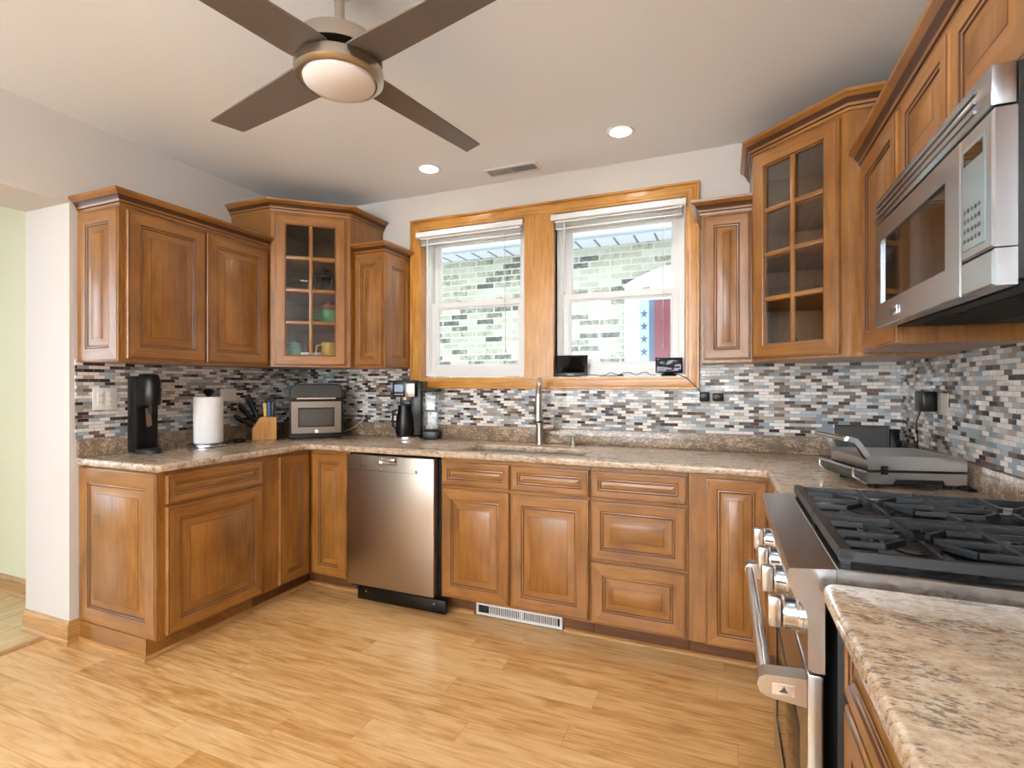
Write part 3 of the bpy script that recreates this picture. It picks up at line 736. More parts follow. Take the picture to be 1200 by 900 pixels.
# control panel with the sloping, overhanging top lip
prof = [(.198, .957), (.118, .950), (.115, .945), (.115, .922), (.12, .912), (.128, .893), (.138, .884), (.146, .87), (.15, .85), (.15, .757), (.16, .752), (.179, .752), (.179, .906), (.198, .907)]
cp = B().prism([(X(x), z) for x, z in prof], 'y', -hl-.001, hl+.001).obj('control_panel', 'steel_y', t)
# cooktop rim and burner well
b = B().rings(-.2, .2, -.2, .2, [(0, 0, 0)], None)
b = B()
def tray(b, x0, x1, y0, y1, rg):
    for (i0, z0, m), (i1, z1, _) in zip(rg[:-1], rg[1:]):
        A = [(x0+i0, y0+i0), (x1-i0, y0+i0), (x1-i0, y1-i0), (x0+i0, y1-i0)]; Q = [(x0+i1, y0+i1), (x1-i1, y0+i1), (x1-i1, y1-i1), (x0+i1, y1-i1)]
        for k in range(4):
            j = (k+1) % 4; b.face([A[k]+(z0,), A[j]+(z0,), Q[j]+(z1,), Q[k]+(z1,)], m)
    i, z, m = rg[-1]; b.face([(x0+i, y0+i, z), (x1-i, y0+i, z), (x1-i, y1-i, z), (x0+i, y1-i, z)], m)
tray(b, X(.199), X(.828), -hl, hl, [(0, .906, 0), (0, .956, 0), (.002, .958, 0), (.028, .958, 0), (.036, .945, 1), (.046, .943, 1)])
ck = b.obj('cooktop', ['steel_y', 'glassblk'], t)
BX, BY = (.375, .665), (-.185, .175)
k = 0
for bx in BX:
    for by in BY:
        r = .045 if k != 1 else .055; k += 1
        bb = B().lathe([(r+.02, .9435), (r+.02, .949), (r+.008, .956), (r-.006, .958), (0, .958)], c=(X(bx), by), n=28).obj('burner', 'darkgrey', t)
        B().lathe([(r-.004, .9585), (r, .962), (r-.004, .967), (0, .968)], c=(X(bx), by), n=28).obj('burner_cap', 'blackm', bb)
def grate(ya, yb, yc):
    x0, x1, zt = .208, .80, .988; b = B(); w = .02; h = .019
    def br(p, q, w=.0115, h=.012, dz=0): b.bar((X(p[0]), p[1], zt-dz), (X(q[0]), q[1], zt-dz), w, h)
    br((x0, ya+.01), (x1, ya+.01), w, h, .003); br((x0, yb-.01), (x1, yb-.01), w, h, .003)
    br((x0+.012, ya), (x0+.012, yb), .026, h); br((x1-.01, ya), (x1-.01, yb), w, h)
    xm = (BX[0]+BX[1])/2
    br((xm, ya+.015), (xm, yb-.015), .013, .017)
    for bx in BX:
        for s in (-1, 1):
            xe = x0+.02 if (s < 0 and bx == BX[0]) else (x1-.018 if (s > 0 and bx == BX[1]) else xm)
            br((bx+s*.03, yc), (xe, yc))
            ye = ya+.015 if s < 0 else yb-.015
            br((bx, yc+s*.03), (bx, ye))
            for q in (-1, 1):
                # angled fingers that run out straight to the rails
                m1 = (bx+s*.075, yc+q*.085); m0 = (bx+s*.03, yc+q*.032)
                br(m0, m1); br(m1, (xe, yc+q*.085), .0105, .011)
    for fx in (x0+.012, x1-.01):
        for fy in (ya+.01, yb-.01): b.box(X(fx)-.008, X(fx)+.008, fy-.008, fy+.008, .9585, zt-.017)
    return b.obj('grate', 'iron', t, weld=False)
grate(-hl+.034, -.006, BY[0]); grate(-.003, hl-.016, BY[1])
for y in (1.248, 1.452, 1.612, 1.815):
    yy = y-rl[1]
    kn = B().lathe([(.037, X(.1495)), (.037, X(.144)), (.034, X(.14)), (.034, X(.118)), (.031, X(.114)), (0, X(.114))], c=(yy, .822), n=28, axis='x').obj('knob', 'chrome', t)
    B().box(X(.086), X(.1135), yy-.012, yy+.012, .789, .855, bev=.006).obj('knob_grip', 'nickel', kn)
od = B().box(X(.15), X(.178), -hl+.004, hl-.004, .14, .745, bev=.004).obj('oven_door', 'steel_y', t)
B().box(X(.1487), X(.151), -.26, .26, .28, .58, bev=.003).obj('oven_window', 'glassblk', od)
hb = B().tube([(X(.078), -hl+.02, .708), (X(.078), hl-.02, .708)], .0145, 18)
hd = hb.obj('handle_bar', 'chrome', od)
for s in (-1, 1):
    y1 = s*(hl-.008); y0 = s*(hl-.05)
    b = B().prism([(X(x), z) for x, z in [(.1495, .732), (.075, .727), (.064, .718), (.061, .705), (.066, .69), (.08, .683), (.13, .678), (.1495, .676)]], 'y', min(y0, y1), max(y0, y1))
    if s < 0:
        b.box(X(.088), X(.128), y1-.0012, y1-.0001, .692, .714, 1)
        b.prism([(X(.1), .698), (X(.117), .698), (X(.113), .704), (X(.110), .711), (X(.106), .704)], 'y', y1-.0022, y1-.0013, 2)
    b.obj('handle_bracket', ['nickel', 'chrome', 'darkgrey'], od)
B().box(X(.155), X(.178), -hl+.004, hl-.004, .104, .136, bev=.003).obj('kick_panel', 'black', t)

# ------------------------------------------------------------------ over-the-range microwave (front faces -x)
MY0, MY1 = 1.166, 1.934; MX = .438; MZ0, MZ1 = 1.482, 1.878
ml = (MX, (MY0+MY1)/2, MZ0); hm = (MY1-MY0)/2; ys = 1.30-ml[1]     # door/control split
t = thing('microwave', 'stainless steel over-the-range microwave on the right above the gas range', 'microwave', ml)
hz = MZ1-MZ0
B().box(.036, XR-MX-.012, -hm+.002, hm-.002, .014, hz, bev=.003).obj('body', 'blackm', t)
b = B().box(.05, XR-MX-.05, -hm+.03, hm-.03, .004, .0135).box(.09, .24, -.28, -.02, .0, .0035).box(.09, .24, .02, .28, .0, .0035)
for k in range(12): b.box(.095+k*.012, .099+k*.012, -.27, .27, -.003, -.0005)
b.obj('underside_filter', 'blackm', t)
b = B().box(-.002, .035, -hm, hm, .322, hz, bev=.003)
b.obj('vent_grille', 'steel_y', t)
b = B()
for k in range(3): b.box(-.006, -.0025, -hm+.06, hm-.03, .337+k*.018, .343+k*.018)
b.obj('grille_bars', 'steel_y', bpy.data.objects[t.children[-1].name])
b = B()
# door: local frame facing -x -> build facing -y then turn
def facing(b):     # (x, y, z) facing -y -> facing -x : x runs toward -y
    b.v = [(y, -x, z) for x, y, z in b.v]; return b
dx0, dx1 = -hm, -ys-.003
db = facing(B().rings(dx0, dx1, .004, .318, [(0, .025, 0), (0, .003, 0), (.003, 0, 0), (.05, 0, 0), (.056, .005, 0), (.060, .006, 0)], None))
gz0, gz1 = .074, .262
db = B().rings(dx0, dx1, .004, .318, [(0, .035, 0), (0, .003, 0), (.003, .0, 0), (.010, 0, 0)], None)
A = (dx0+.01, dx1-.01, .014, .308); G = (dx0+.062, dx1-.075, gz0, gz1)
def fq(a, c, e, g, y): return [(a, y, e), (c, y, e), (c, y, g), (a, y, g)]
oa, ig = fq(*A, 0), fq(*G, 0); ig2 = fq(*G, .007)
for k in range(4):
    j = (k+1) % 4; db.face([oa[k], oa[j], ig[j], ig[k]]); db.face([ig[k], ig[j], ig2[j], ig2[k]])
facing(db); d = db.obj('door', 'steel_y', t)
B().box(.006, .009, -G[1], -G[0], gz0, gz1).obj('door_window', 'glassblk', d)
bd = B().box(-.004, -.0005, -(dx0+.125), -(dx0+.195)+.0, .018, .052).v
bd = B().box(-.004, -.0005, -(dx0+.235), -(dx0+.165), .022, .048, bev=.0015)
for k in range(7): bd.box(-.0052, -.0042, -(dx0+.227)+k*.0085, -(dx0+.227)+k*.0085+.005, .029, .041, 1)
bd.obj('badge', ['chrome', 'darkgrey'], d)
B().tube([(-.024, -(dx0+.018), .035), (-.024, -(dx0+.018), .29)], .0075, 12).tube([(-.024, -(dx0+.018), .06), (.002, -(dx0+.018), .06)], .005, 8).tube([(-.024, -(dx0+.018), .265), (.002, -(dx0+.018), .265)], .005, 8)
c0, c1 = -ys, hm
cpn = facing(B().rings(c0, c1, .072, .318, [(0, .035, 0), (0, .004, 0), (.004, 0, 0)], 0)); cpn = cpn.obj('control_panel', 'steel_y', t)
M['membrane'] = pm('grey_membrane', (132, 144, 148), .12, 0, .6)
B().box(-.0012, -.0001, -(c1-.026), -(c0+.012), .09, .29).obj('membrane_keypad', 'membrane', cpn)
B().box(-.002, -.0013, -(c1-.034), -(c0+.02), .255, .282).obj('display', 'glassblk', cpn)
b = B()
for r in range(4):
    for q in range(5):
        y = -(c0+.024)-q*.0155; z = .108+r*.019
        b.lathe([(.0045, -.0018), (.0045, -.0013)], c=(y, z), n=10, axis='x')
b.obj('key_marks', 'darkgrey', cpn)
facing(B().rings(c0, c1, .004, .0695, [(0, .035, 0), (0, .004, 0), (.004, 0, 0)], 0)).obj('lower_panel', 'steel_y', t)

# ------------------------------------------------------------------ ceiling
t = thing('ceiling_fan', 'four-blade ceiling fan with brown blades and a round frosted light', 'ceiling fan', (-1.178, 1.36, ZC))
B().lathe([(0, -.001), (.085, -.001), (.08, -.03), (.03, -.075), (.016, -.09), (.016, -.13)], n=32).obj('canopy', 'nickel', t)
B().lathe([(.016, -.12), (.016, -.2), (.1, -.215), (.132, -.235), (.138, -.262), (.138, -.286), (.0, -.286)], n=40).obj('motor_housing', 'nickel', t)
lk = B().lathe([(.139, -.3125), (.142, -.318), (.142, -.346), (.134, -.354), (.122, -.357), (.118, -.350), (0, -.347)], n=40).obj('light_ring', 'nickel', t)
B().lathe([(.117, -.351), (.114, -.362), (.098, -.374), (.07, -.384), (.035, -.389), (0, -.39)], n=40).obj('light_dome', 'frost', lk)
for a in (168.5, 78.5, -11.5, 258.5):
    b = B(); sec = []
    for x, w, sk in ((.10, .135, 0), (.16, .14, 0), (.45, .125, 0), (.66, .112, 0), (.70, .108, .035)):
        sec.append((x, w, sk))
    vs = []
    for x, w, sk in sec:
        for s in (-1, 1):
            for zz in (-.003, .003): vs.append((x+(sk if s > 0 else -sk*.3), s*w/2, s*w/2*.12+zz))
    fs = []
    for i in range(len(sec)-1):
        a0, a1 = i*4, (i+1)*4
        fs += [(a0, a1, a1+2, a0+2), (a0+1, a0+3, a1+3, a1+1), (a0, a0+1, a1+1, a1), (a0+2, a1+2, a1+3, a0+3)]
    fs += [(0, 2, 3, 1), (len(vs)-4, len(vs)-3, len(vs)-1, len(vs)-2)]
    b.grid(vs, fs); b.move(Matrix.Translation((0, 0, -.3035)) @ Matrix.Rotation(R(a), 4, 'Z')); b.obj('blade', 'blade', t)
M['lamp'] = pm('lamp_lens', (255, 250, 240), .4, emit=(255, 246, 232), es=9)
def downlight(x, y, label):
    t = thing('downlight', label, 'downlight', (x, y, ZC), 0, 'recessed ceiling lights')
    B().lathe([(.075, -.0005), (.075, -.004), (.068, -.007), (.057, -.003)], n=36).obj('trim_ring', 'white', t)
    B().lathe([(.056, -.001), (.056, -.003), (0, -.003)], n=36).obj('lens', 'lamp', t)
    l = bpy.data.lights.new('downlight_lamp', 'SPOT'); l.energy = 17; l.color = (1, .97, .93); l.spot_size = R(140); l.spot_blend = .9; l.shadow_soft_size = .05
    o = bpy.data.objects.new('downlight_lamp', l); o.location = (0, 0, -.012); C.objects.link(o); o.parent = t
downlight(-1.72, 2.80, 'lit recessed downlight left of the ceiling vent')
downlight(-.516, 2.78, 'lit recessed downlight right of the ceiling vent')
downlight(.20, 1.5, 'added lit recessed downlight out of view above the range')  # this lamp and the next two are added out of view for light
downlight(-1.9, -.2, 'added lit recessed downlight out of view behind the camera, left')
downlight(-.3, -.2, 'added lit recessed downlight out of view behind the camera, right')
t = thing('ceiling_vent', 'white metal air vent in the ceiling between two downlights', 'vent', (-1.235, 3.005, ZC))
b = B(); tray(b, -.175, .175, -.062, .062, [(0, -.0005, 0), (0, -.004, 0), (.004, -.008, 0), (.02, -.008, 0), (.02, -.003, 1)]); b.obj('frame', ['white', 'black'], t)
b = B()
for k in range(24):
    x = -.148+k*.0128
    s = .009 if k < 12 else .001
    if abs(x) < .006: continue
    b.prism([(x-.002, -.003), (x+.0005+s*.3, -.003), (x+.002+s, -.0085), (x-.0005+s, -.0085)], 'y', -.041, .041)
b.box(-.004, .004, -.041, .041, -.0085, -.003).obj('louvre', 'plastic_w', t)

# ------------------------------------------------------------------ on the counter, left to right
Z = CT1+.0005
# carbonating machine
t = thing('soda_maker', 'tall black sparkling water maker at the left end of the counter', 'drinks machine', (-2.942, 1.862, Z), R(84))
B().box(-.058, .058, .0, .095, 0, .42, bev=.012).obj('rear_tower', 'black', t)
b = B(); pr = []
for z, w, f in ((.262, .052, .083), (.272, .055, .09), (.34, .055, .09), (.40, .052, .085), (.428, .044, .07), (.434, .03, .045)):
    pr.append([(w*math.sin(R(a)), -f*max(0, math.cos(R(a))), z) for a in range(-90, 91, 15)])
n = len(pr[0]); b.grid([p for q in pr for p in q], [(j*n+i, j*n+i+1, (j+1)*n+i+1, (j+1)*n+i) for j in range(len(pr)-1) for i in range(n-1)]+[list(range(n)), list(range((len(pr)-1)*n, len(pr)*n))]+[[j*n for j in range(len(pr))]+[]]+[[j*n+n-1 for j in range(len(pr))]])
b.obj('head', 'black', t)
b = B(); pr = []
for z, w, f in ((0, .06, .1), (.018, .06, .1), (.026, .056, .092)): pr.append([(w*math.sin(R(a)), -f*max(0, math.cos(R(a))), z) for a in range(-90, 91, 15)])
b.grid([p for q in pr for p in q], [(j*n+i, j*n+i+1, (j+1)*n+i+1, (j+1)*n+i) for j in range(2) for i in range(n-1)]+[list(range(n)), list(range(2*n, 3*n))])
b.obj('base_tray', 'blackm', t)
B().lathe([(0, .215), (.012, .215), (.016, .23), (.016, .2615), (0, .2615)], c=(0, -.045), n=20).obj('nozzle', 'black', t)
B().prism([(-.012, .245), (.012, .245), (.02, .15), (.002, .14), (-.006, .15)], 'y', -.0065, -.0005).obj('holder_plate', 'steel_v', t)
# paper towel holder
t = thing('paper_towel_holder', 'roll of white paper towel on a steel-based upright holder', 'paper towel', (-2.915, 2.205, Z))
bs = B().lathe([(0, 0), (.108, 0), (.108, .0185), (.1, .02), (0, .02)], n=44).obj('base', 'black', t)
B().lathe([(.1085, .003), (.114, .003), (.115, .008), (.113, .016), (.1085, .016)], n=44).obj('chrome_rim', 'chrome', bs)
B().lathe([(.006, .0205), (.006, .318), (0, .318)], n=14).obj('rod', 'blackm', t)
B().lathe([(.02, .0215), (.078, .0215), (.08, .025), (.08, .297), (.078, .30), (.02, .30)], n=44).obj('paper_roll', 'paper', t)
B().lathe([(.01, .302), (.018, .312), (.03, .325), (.034, .335), (.024, .346), (.008, .35), (0, .35)], n=24).obj('knob', 'black', t)
# small dark puck
t = thing('smart_speaker', 'small flat round black puck lying between the towel roll and the knives', 'speaker', (-2.93, 2.435, Z))
B().lathe([(0, 0), (.036, 0), (.042, .005), (.042, .016), (.036, .021), (0, .021)], n=32).obj('body', 'black', t)
B().lathe([(.03, .0215), (.03, .0225), (0, .0225)], n=28).obj('top_disc', 'darkgrey', t)
# knife block; local x runs along the face seen from the camera, knives lean to the left (-x)
kb = thing('knife_block', 'bamboo knife block on the counter left of the steel oven', 'knife block', (-2.915, 2.562, Z), R(52))
B().prism([(-.03, 0), (.118, 0), (.118, .15), (.045, .155), (.02, .155), (-.03, .075)], 'y', 0, .11).obj('body', 'block', kb)
KM = rot_to(kb)
def knife(x, y, z, tilt, ln, m, label, grp, w=.009):
    t = thing('kitchen_knife', label, 'knife', inside(KM, x, y, z), kb.rotation_euler.z, grp)
    mt = Matrix.Rotation(R(-tilt), 4, 'Y')
    b = B().box(-w*.35, w*.35, -.0012, .0012, -.05, .0).move(mt); b.obj('blade', 'chrome', t)
    b = B(); q = []
    for zz, a, c in ((.0005, .006, .009), (.02, .0065, .011), (ln*.5, .006, .0095), (ln*.85, .0065, .0125), (ln, .005, .010)):
        q.append([(c*math.cos(R(g)), a*math.sin(R(g)), zz) for g in range(0, 360, 30)])
    b.grid([p for s in q for p in s], [(j*12+i, j*12+(i+1) % 12, (j+1)*12+(i+1) % 12, (j+1)*12+i) for j in range(4) for i in range(12)]+[list(range(12)), list(range(48, 60))])
    b.move(mt); b.obj('handle', m, t)
    return t
M['yel'] = pm('yellow_handle', (226, 196, 96), .4); M['blue'] = pm('blue_handle', (28, 84, 140), .35); M['brownh'] = pm('brown_handle', (60, 34, 26), .4)
i = 0
for fx, fz, tl, ln in ((.008, .142, 24, .165), (-.009, .115, 40, .155), (-.026, .087, 56, .125)):
    for y in (.022, .056, .09):
        knife(fx-.001, y, fz+.002, tl+(y-.056)*90, ln-(y-.056)*.4, 'black', 'black-handled kitchen knife leaning left out of the bamboo block', 'black-handled knives in the block')
knife(.05, .02, .157, 2, .095, 'yel', 'yellow-handled knife standing upright in the bamboo block', 'upright knives in the block')
knife(.075, .03, .155, 0, .10, 'blue', 'blue-handled knife standing upright in the bamboo block', 'upright knives in the block')
knife(.098, .03, .154, -2, .10, 'brownh', 'dark brown-handled knife standing upright in the bamboo block', 'upright knives in the block')
# countertop air-fryer oven
M['ovenglass'] = pm('smoked_glass', (70, 68, 66), .08, .4)
t = thing('countertop_oven', 'steel and black countertop air fryer oven in the left corner', 'oven', (-2.715, 2.895, Z), R(43))
B().prism(fillet([(-.176, .02, .02), (.176, .02, .02), (.176, .382, .055), (-.176, .382, .055)]), 'y', -.12, .13).obj('housing', 'black', t)
B().box(-.176, .176, -.126, .13, .008, .0195, bev=.004).obj('base', 'blackm', t)
for x in (-.15, .15):
    for y in (-.1, .1): B().lathe([(.012, 0), (.012, .0078)], c=(x, y), n=12).obj('foot', 'rubber', t)
d = B().rings(-.165, .165, .035, .262, [(0, -.1205, 0), (0, -.13, 0), (.004, -.134, 0), (.046, -.134, 0), (.05, -.131, 1), (.056, -.131, 1)], None).obj('door', ['steel_d', 'black'], t)
B().box(-.11, .11, -.1305, -.1295, .09, .207).obj('door_glass', 'ovenglass', d)
B().box(-.11, .11, -.127, -.1215, .09, .207).obj('dark_cavity', 'black', d)
b = B().rings(-.172, .172, .262, .27, [(0, -.1205, 0), (0, -.134, 0)], 0); b.obj('door_rail', 'black', d)
B().prism(fillet([(-.165, .284, .005), (.165, .284, .005), (.165, .372, .045), (-.165, .372, .045)]), 'y', -.1235, -.1205).obj('control_panel', 'glassblk', t)
B().tube([(-.125, -.118, .276), (-.125, -.150, .28), (.125, -.150, .28), (.125, -.118, .276)], .008, 12).obj('door_handle', 'chrome', d)
B().lathe([(0, -.1365), (.012, -.1365), (.012, -.1345)], c=(0, .052), n=20, axis='y').obj('badge', 'chrome', d)
B().tube([(.11, .131, .05), (.19, .0, .03), (.25, -.04, .06), (.32, .0, .11), (.335, .01, .16)], .003, 8).obj('power_cord', 'plate_g', t)['label'] = 'pale grey power cord'
# coffee maker
M['screenblue'] = pm('blue_display', (20, 40, 80), .2, emit=(70, 140, 255), es=.12)
t = thing('coffee_maker', 'black and steel coffee maker with a blue display left of the window', 'coffee maker', (-2.005, 3.03, Z), R(16))
B().lathe([(0, 0), (.095, 0), (.098, .006), (.098, .022), (.09, .027), (0, .027)], c=(-.012, -.03), n=36).obj('base', 'chrome', t)
B().box(.002, .088, -.045, .085, .0275, .40, bev=.01).obj('rear_body', 'black', t)
B().box(-.092, .001, .034, .085, .0275, .39, bev=.008).obj('back_column', 'black', t)
h = B().box(-.1, .06, -.095, .028, .292, .405, bev=.008).obj('brew_head', 'black', t)
B().box(-.085, -.025, -.0965, -.0955, .325, .375).obj('display', 'screenblue', h)
b = B()
for q in range(3): b.box(-.083+q*.021, -.067+q*.021, -.0968, -.0955, .306, .313)
b.obj('buttons', 'plate_g', h)
B().box(-.008, .055, -.1, -.0957, .293, .382, bev=.002).obj('steel_panel', 'steel_v', h)
B().lathe([(.028, .262), (.038, .268), (.042, .2915), (0, .2915)], c=(-.02, -.035), n=28).obj('brew_basket', 'nickel', t)
cf = B().lathe([(0, .0275), (.058, .0275), (.066, .06), (.06, .15), (.05, .2), (.05, .235), (0, .245)], c=(-.03, -.035), n=32).obj('carafe', 'black', t)
B().tube([(-.085, -.04, .20), (-.112, -.05, .195), (-.112, -.05, .09), (-.09, -.04, .07)], .008, 10).obj('carafe_handle', 'blackm', cf)
rs = B().box(.0905, .195, -.045, .06, .06, .33, bev=.01).obj('water_tank', 'clear', t)
B().box(.0905, .197, -.047, .062, .0, .0595, bev=.008).obj('tank_base', 'black', t)
B().box(.0905, .2, -.05, .065, .3305, .347, bev=.004).obj('tank_lid', 'blackm', t)

# ------------------------------------------------------------------ on the right counter
t = thing('panini_press', 'stainless steel panini press with a curved handle on the right counter', 'panini press', (.594, 2.372, Z), R(14)); t.scale = (.95, .95, .95)
# local: handle end at -x, broad side facing -y
for x in (-.13, .13):
    for y in (-.11, .11): B().lathe([(.016, 0), (.016, .0195)], c=(x, y), n=14).obj('foot', 'rubber', t)
lo = B().prism([(-.165, .02), (-.08, .02), (-.07, .038), (.09, .038), (.1, .02), (.17, .02), (.17, .062), (-.165, .062)], 'y', -.15, .15).obj('lower_body', 'steel_p', t)
B().box(-.075, .095, -.1495, .1495, .021, .0375).obj('drip_tray', 'blackm', t)
B().prism([(-.1655, .022), (-.176, .022), (-.212, .048), (-.212, .074), (-.1655, .06)], 'y', -.14, .14).obj('front_lip', 'darkgrey', lo)
b = B()
for y in (-.144, .144): b.tube([(-.168, y, .022), (-.18, y, .022), (-.214, y, .048), (-.214, y, .075), (-.168, y, .061)], .0055, 8)
b.tube([(-.214, -.144, .075), (-.214, .144, .075)], .0055, 8).obj('front_guard', 'chrome', lo)
B().box(-.16, .165, -.146, .146, .0625, .072).obj('plates', 'blackm', t)
up = B().prism([(-.165, .0725), (.17, .0725), (.17, .112), (.16, .124), (-.15, .124), (-.165, .112)], 'y', -.15, .15).obj('lid', 'steel_p', t)
b = B(); sc = [(-.156, .096), (-.172, .118), (-.19, .148), (-.208, .170), (-.236, .178)]
for ya, yb in ((-.142, -.118), (.118, .142)):
    vs = []
    for x, z in sc: vs += [(x, ya, z), (x+.012, ya, z+.018), (x, yb, z), (x+.012, yb, z+.018)]
    fs = []
    for i in range(len(sc)-1):
        a0, a1 = i*4, i*4+4
        fs += [(a0, a1, a1+2, a0+2), (a0+1, a0+3, a1+3, a1+1), (a0, a0+1, a1+1, a1), (a0+2, a1+2, a1+3, a0+3)]
    fs += [(0, 1, 3, 2), (len(vs)-4, len(vs)-3, len(vs)-1, len(vs)-2)]
    b.grid(vs, fs)
b.tube([(-.23, -.13, .186), (-.23, .13, .186)], .010, 12)
b.obj('handle', 'chrome', up)
B().box(-.122, -.098, -.156, -.1505, .056, .088, bev=.002).box(-.117, -.103, -.1585, -.1565, .062, .07, 1).box(-.117, -.103, -.1585, -.1565, .074, .082, 1).obj('latch', ['black', 'chrome'], t)
tag(B().tube([(.0, 0, .003), (.012, -.012, .009), (.03, -.028, .009), (.05, -.03, .004)], [.002, .009, .009, .003], 10).obj('appliance_plug', 'black'), 'small black plug lying at the wall behind the panini press', 'plug', None, (.755, 2.285, Z+.004))
# flat grey tray leaning behind the press
t = thing('griddle_tray', 'dark grey flat tray standing against the back wall behind the panini press', 'tray', (.66, 3.085, Z+.004))
b = B(); raisedt = B().rings(-.13, .105, .0, .165, [(0, .02, 0), (0, .004, 0), (.004, 0, 0), (.01, 0, 0), (.012, .004, 0)], 0)
raisedt.face([(-.13, .02, 0), (.105, .02, 0), (.105, .02, .165), (-.13, .02, .165)])
mt = Matrix.Rotation(R(-8), 4, 'X'); raisedt.move(mt); raisedt.obj('plate', 'darkgrey', t)
B().box(-.05, -.02, -.012, -.001, .035, .055, bev=.003).move(mt).obj('clip', 'black', t)
B().box(.107, .145, .0, .02, .0, .15, bev=.003).move(mt).obj('hinge_block', 'black', t)

# ------------------------------------------------------------------ outlets, adaptors, cords
def plate(label, loc, rz, w, h, m, kinds):
    t = thing('wall_outlet', label, 'outlet', loc, rz)
    B().box(-w/2, w/2, -.006, -.0005, -h/2, h/2, bev=.002).obj('cover_plate', m, t)
    n = len(kinds)
    for i, k in enumerate(kinds):
        x = (i-(n-1)/2)*.046
        o = B().box(x-.0165, x+.0165, -.0085, -.0062, -.033, .033, bev=.001)
        if k == 'o':
            for z in (-.017, .017): o.box(x-.007, x-.005, -.009, -.0086, z-.004, z+.006, 1).box(x+.005, x+.007, -.009, -.0086, z-.004, z+.006, 1)
        else: o.box(x-.006, x+.006, -.012, -.0086, -.012, .012)
        o.obj('socket' if k == 'o' else 'switch', [m, 'darkgrey'], t)
    return t
plate('white double outlet plate on the mosaic tile left of the sparkling water maker', (XL+.0095, 1.716, 1.235), R(90), .118, .118, 'plastic_w', 'oo')
plate('white outlet plate on the mosaic tile above the knife block', (XL+.0095, 2.455, 1.243), R(90), .118, .08, 'plastic_w', 's')
plate('beige outlet plate with two black adaptors right of the window', (-.066, YB-.0095, 1.243), 0, .125, .078, 'plate_g', 'oo')
plate('beige outlet plate on the right wall behind a black adaptor', (XR-.0095, 2.62, 1.236), R(-90), .13, .082, 'plate_g', 'o')
def adaptor(label, loc, rz, w, h, d):
    t = thing('power_adaptor', label, 'adaptor', loc, rz)
    B().box(-w/2, w/2, -d, 0, -h/2, h/2, bev=.006).obj('body', 'black', t)
    return t
adaptor('left black power adaptor in the outlet right of the window', (-.105, YB-.0185, 1.242), 0, .052, .056, .035)
adaptor('right black power adaptor in the outlet right of the window', (-.034, YB-.0185, 1.24), 0, .058, .044, .03)
adaptor('large black power adaptor on the right wall above the panini press', (XR-.0185, 2.70, 1.24), R(-90), .105, .085, .05)
tag(B().tube([(0, 0, 0), (-.012, .01, -.05), (-.004, .02, -.14), (-.008, .04, -.2), (-.02, .08, -.23)], .0028, 8).obj('adaptor_cord', 'black'), 'black cord hanging down the right wall from the large adaptor', 'cord', None, (.79, 2.755, 1.197))
# tablets on the window sill
sz = 1.3625
t = thing('tablet', 'larger dark tablet with a blank screen on the window sill left', 'tablet', (-.905, YB-.002, sz), R(4))
mt = Matrix.Rotation(R(-14), 4, 'X')
B().box(-.104, .104, -.002, .010, .004, .142, bev=.004).move(mt).obj('case', 'black', t)
B().box(-.09, .09, -.0032, -.0022, .024, .13).move(mt).obj('screen', 'glassblk', t)
B().box(-.022, .022, -.0032, -.0022, .009, .013).move(mt).obj('logo_strip', 'plate_g', t)
B().prism([(.006, .0), (.055, .0), (.03, .09)], 'x', -.06, .06).obj('stand', 'blackm', t)
t = thing('smart_display', 'smaller black smart display with a lit picture on the window sill right', 'smart display', (-.303, YB-.002, sz), R(8))
mt = Matrix.Rotation(R(-12), 4, 'X')
B().box(-.077, .077, -.006, .010, .02, .112, bev=.004).move(mt).obj('case', 'black', t)
def screenmat():
    m, n, l, p = mat('picture_screen')
    tc = n.new('ShaderNodeTexCoord'); mp = n.new('ShaderNodeMapping'); mp.inputs['Scale'].default_value = (9, 9, 22); mp.inputs['Location'].default_value = (.2, 0, -1.2)
    z = n.new('ShaderNodeTexNoise'); z.inputs['Scale'].default_value = 1.6; z.inputs['Detail'].default_value = 4
    l.new(tc.outputs['Object'], mp.inputs[0]); l.new(mp.outputs[0], z.inputs['Vector'])
    c = ramp(n, l, z.outputs[0], [(.44, (14, 26, 26)), (.5, (40, 60, 62)), (.54, (196, 190, 214)), (.7, (150, 140, 176))])
    l.new(c, p.inputs['Emission Color']); p.inputs['Emission Strength'].default_value = .8; p.inputs['Base Color'].default_value = (.01, .01, .012, 1); p.inputs['Roughness'].default_value = .08
    return m
M['picture'] = screenmat()
B().box(-.068, .068, -.0072, -.0062, .03, .103).move(mt).obj('screen', 'picture', t)
B().lathe([(.045, 0), (.042, .012), (.02, .02), (0, .02)], c=(0, .022), n=24).obj('stand', 'black', t)
tag(B().tube([(.0, 0, .01), (.05, -.012, .0), (.09, -.04, -.02), (.13, -.045, -.06), (.16, -.045, -.09), (.165, -.025, -.115), (.185, -.03, -.115)], .0026, 8).obj('charging_cord', 'black'), 'dark charging cord hanging from the smart display over the casing corner', 'cord', None, (-.29, YB+.0, sz+.005))
b = B()
rnd = random.Random(3)
pt = [(-.22+.44*i/16, .012+.014*math.sin(i*1.3), .003+.022*abs(math.sin(i*.8))*(1 if 5 < i < 15 else .3)) for i in range(17)]
b.tube(pt, .0022, 6); b.box(-.005, .028, .004, .02, .001, .012, bev=.002)
tag(b.obj('cable_tangle', 'blackm'), 'loose tangle of thin dark cable on the sill between the two tablets', 'cable', None, (-.60, YB-.012, sz))

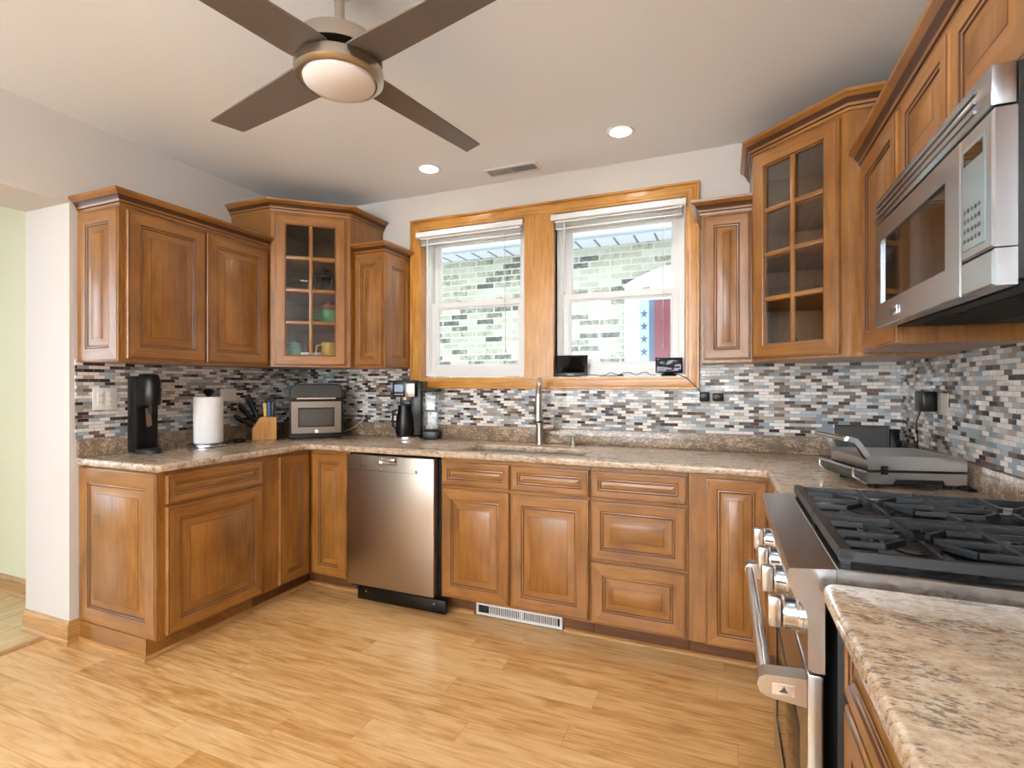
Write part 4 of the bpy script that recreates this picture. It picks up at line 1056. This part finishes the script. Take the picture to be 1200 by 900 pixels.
# ------------------------------------------------------------------ the neighbour's house seen through the windows
NY = 5.2
t = thing('neighbour_house', 'pale brick house wall with white eaves seen through both windows', 'house', (-1.5, NY, 0))
b = B(); uvbox(b, -7, 5, 0, .2, -1.5, 2.9, 'back'); b.obj('brick_wall', 'brick', t)
b = B().box(-7, 5, -.34, -.001, 2.72, 2.74)
b.obj('soffit', 'soffit', t)
b = B(); x = -6.9
while x < 5: b.box(x, x+.02, -.335, -.005, 2.716, 2.7195); x += .19
b.obj('soffit_groove', 'groove', t)
B().box(-7, 5, -.362, -.3405, 2.70, 2.86).prism([(-.363, 2.84), (-.363, 2.74), (-.38, 2.72), (-.45, 2.72), (-.47, 2.86), (-.46, 2.86), (-.445, 2.735), (-.38, 2.735), (-.372, 2.84)], 'x', -7, 5).obj('gutter', 'soffit', t)
# its window with the star curtain
wx0, wx1, wz0, wz1 = .585, 1.9, 1.40, 2.28
f = B().rings(wx0, wx1, wz0-.1, wz1, [(0, -.002, 0), (0, -.06, 0), (.06, -.06, 0), (.064, -.045, 0), (.1, -.045, 0), (.108, -.03, 0), (.14, -.03, 0), (.14, -.004, 0)], None).obj('window_frame', 'soffit', t)
arc = [(wx0-.02, wz1)]+[(wx0-.02+(wx1-wx0+.04)*q/16, wz1+.015+.19*(1-(q/8-1)**2)) for q in range(17)]+[(wx1+.02, wz1)]
B().prism(arc, 'y', -.05, -.002).obj('arched_panel', 'soffit', t)
M['cur_red'] = pm('dark_red_cloth', (120, 34, 52), .8); M['cur_white'] = pm('pale_cloth', (176, 200, 208), .8); M['cur_blue'] = pm('blue_cloth', (66, 96, 124), .8)
b = B(); gx0, gx1 = wx0+.14, wx1-.14; gz0, gz1 = wz0+.04, wz1-.14
b.face([(gx0, -.012, gz0), (gx0+.09, -.012, gz0), (gx0+.09, -.012, gz1), (gx0, -.012, gz1)], 0)
b.face([(gx0+.09, -.012, gz0), (gx0+.14, -.012, gz0), (gx0+.14, -.012, gz1), (gx0+.09, -.012, gz1)], 1)
b.face([(gx0+.14, -.012, gz0), (gx1, -.012, gz0), (gx1, -.012, gz1), (gx0+.14, -.012, gz1)], 2)
for k in range(5):
    cz = gz0+.07+k*.125; cx = gx0+.045
    b.face([(cx+(.042 if i % 2 == 0 else .017)*math.sin(R(i*36)), -.0135, cz+(.05 if i % 2 == 0 else .02)*math.cos(R(i*36))) for i in range(10)], 1)
b.obj('star_curtain', ['cur_white', 'cur_blue', 'cur_red'], t, weld=False)
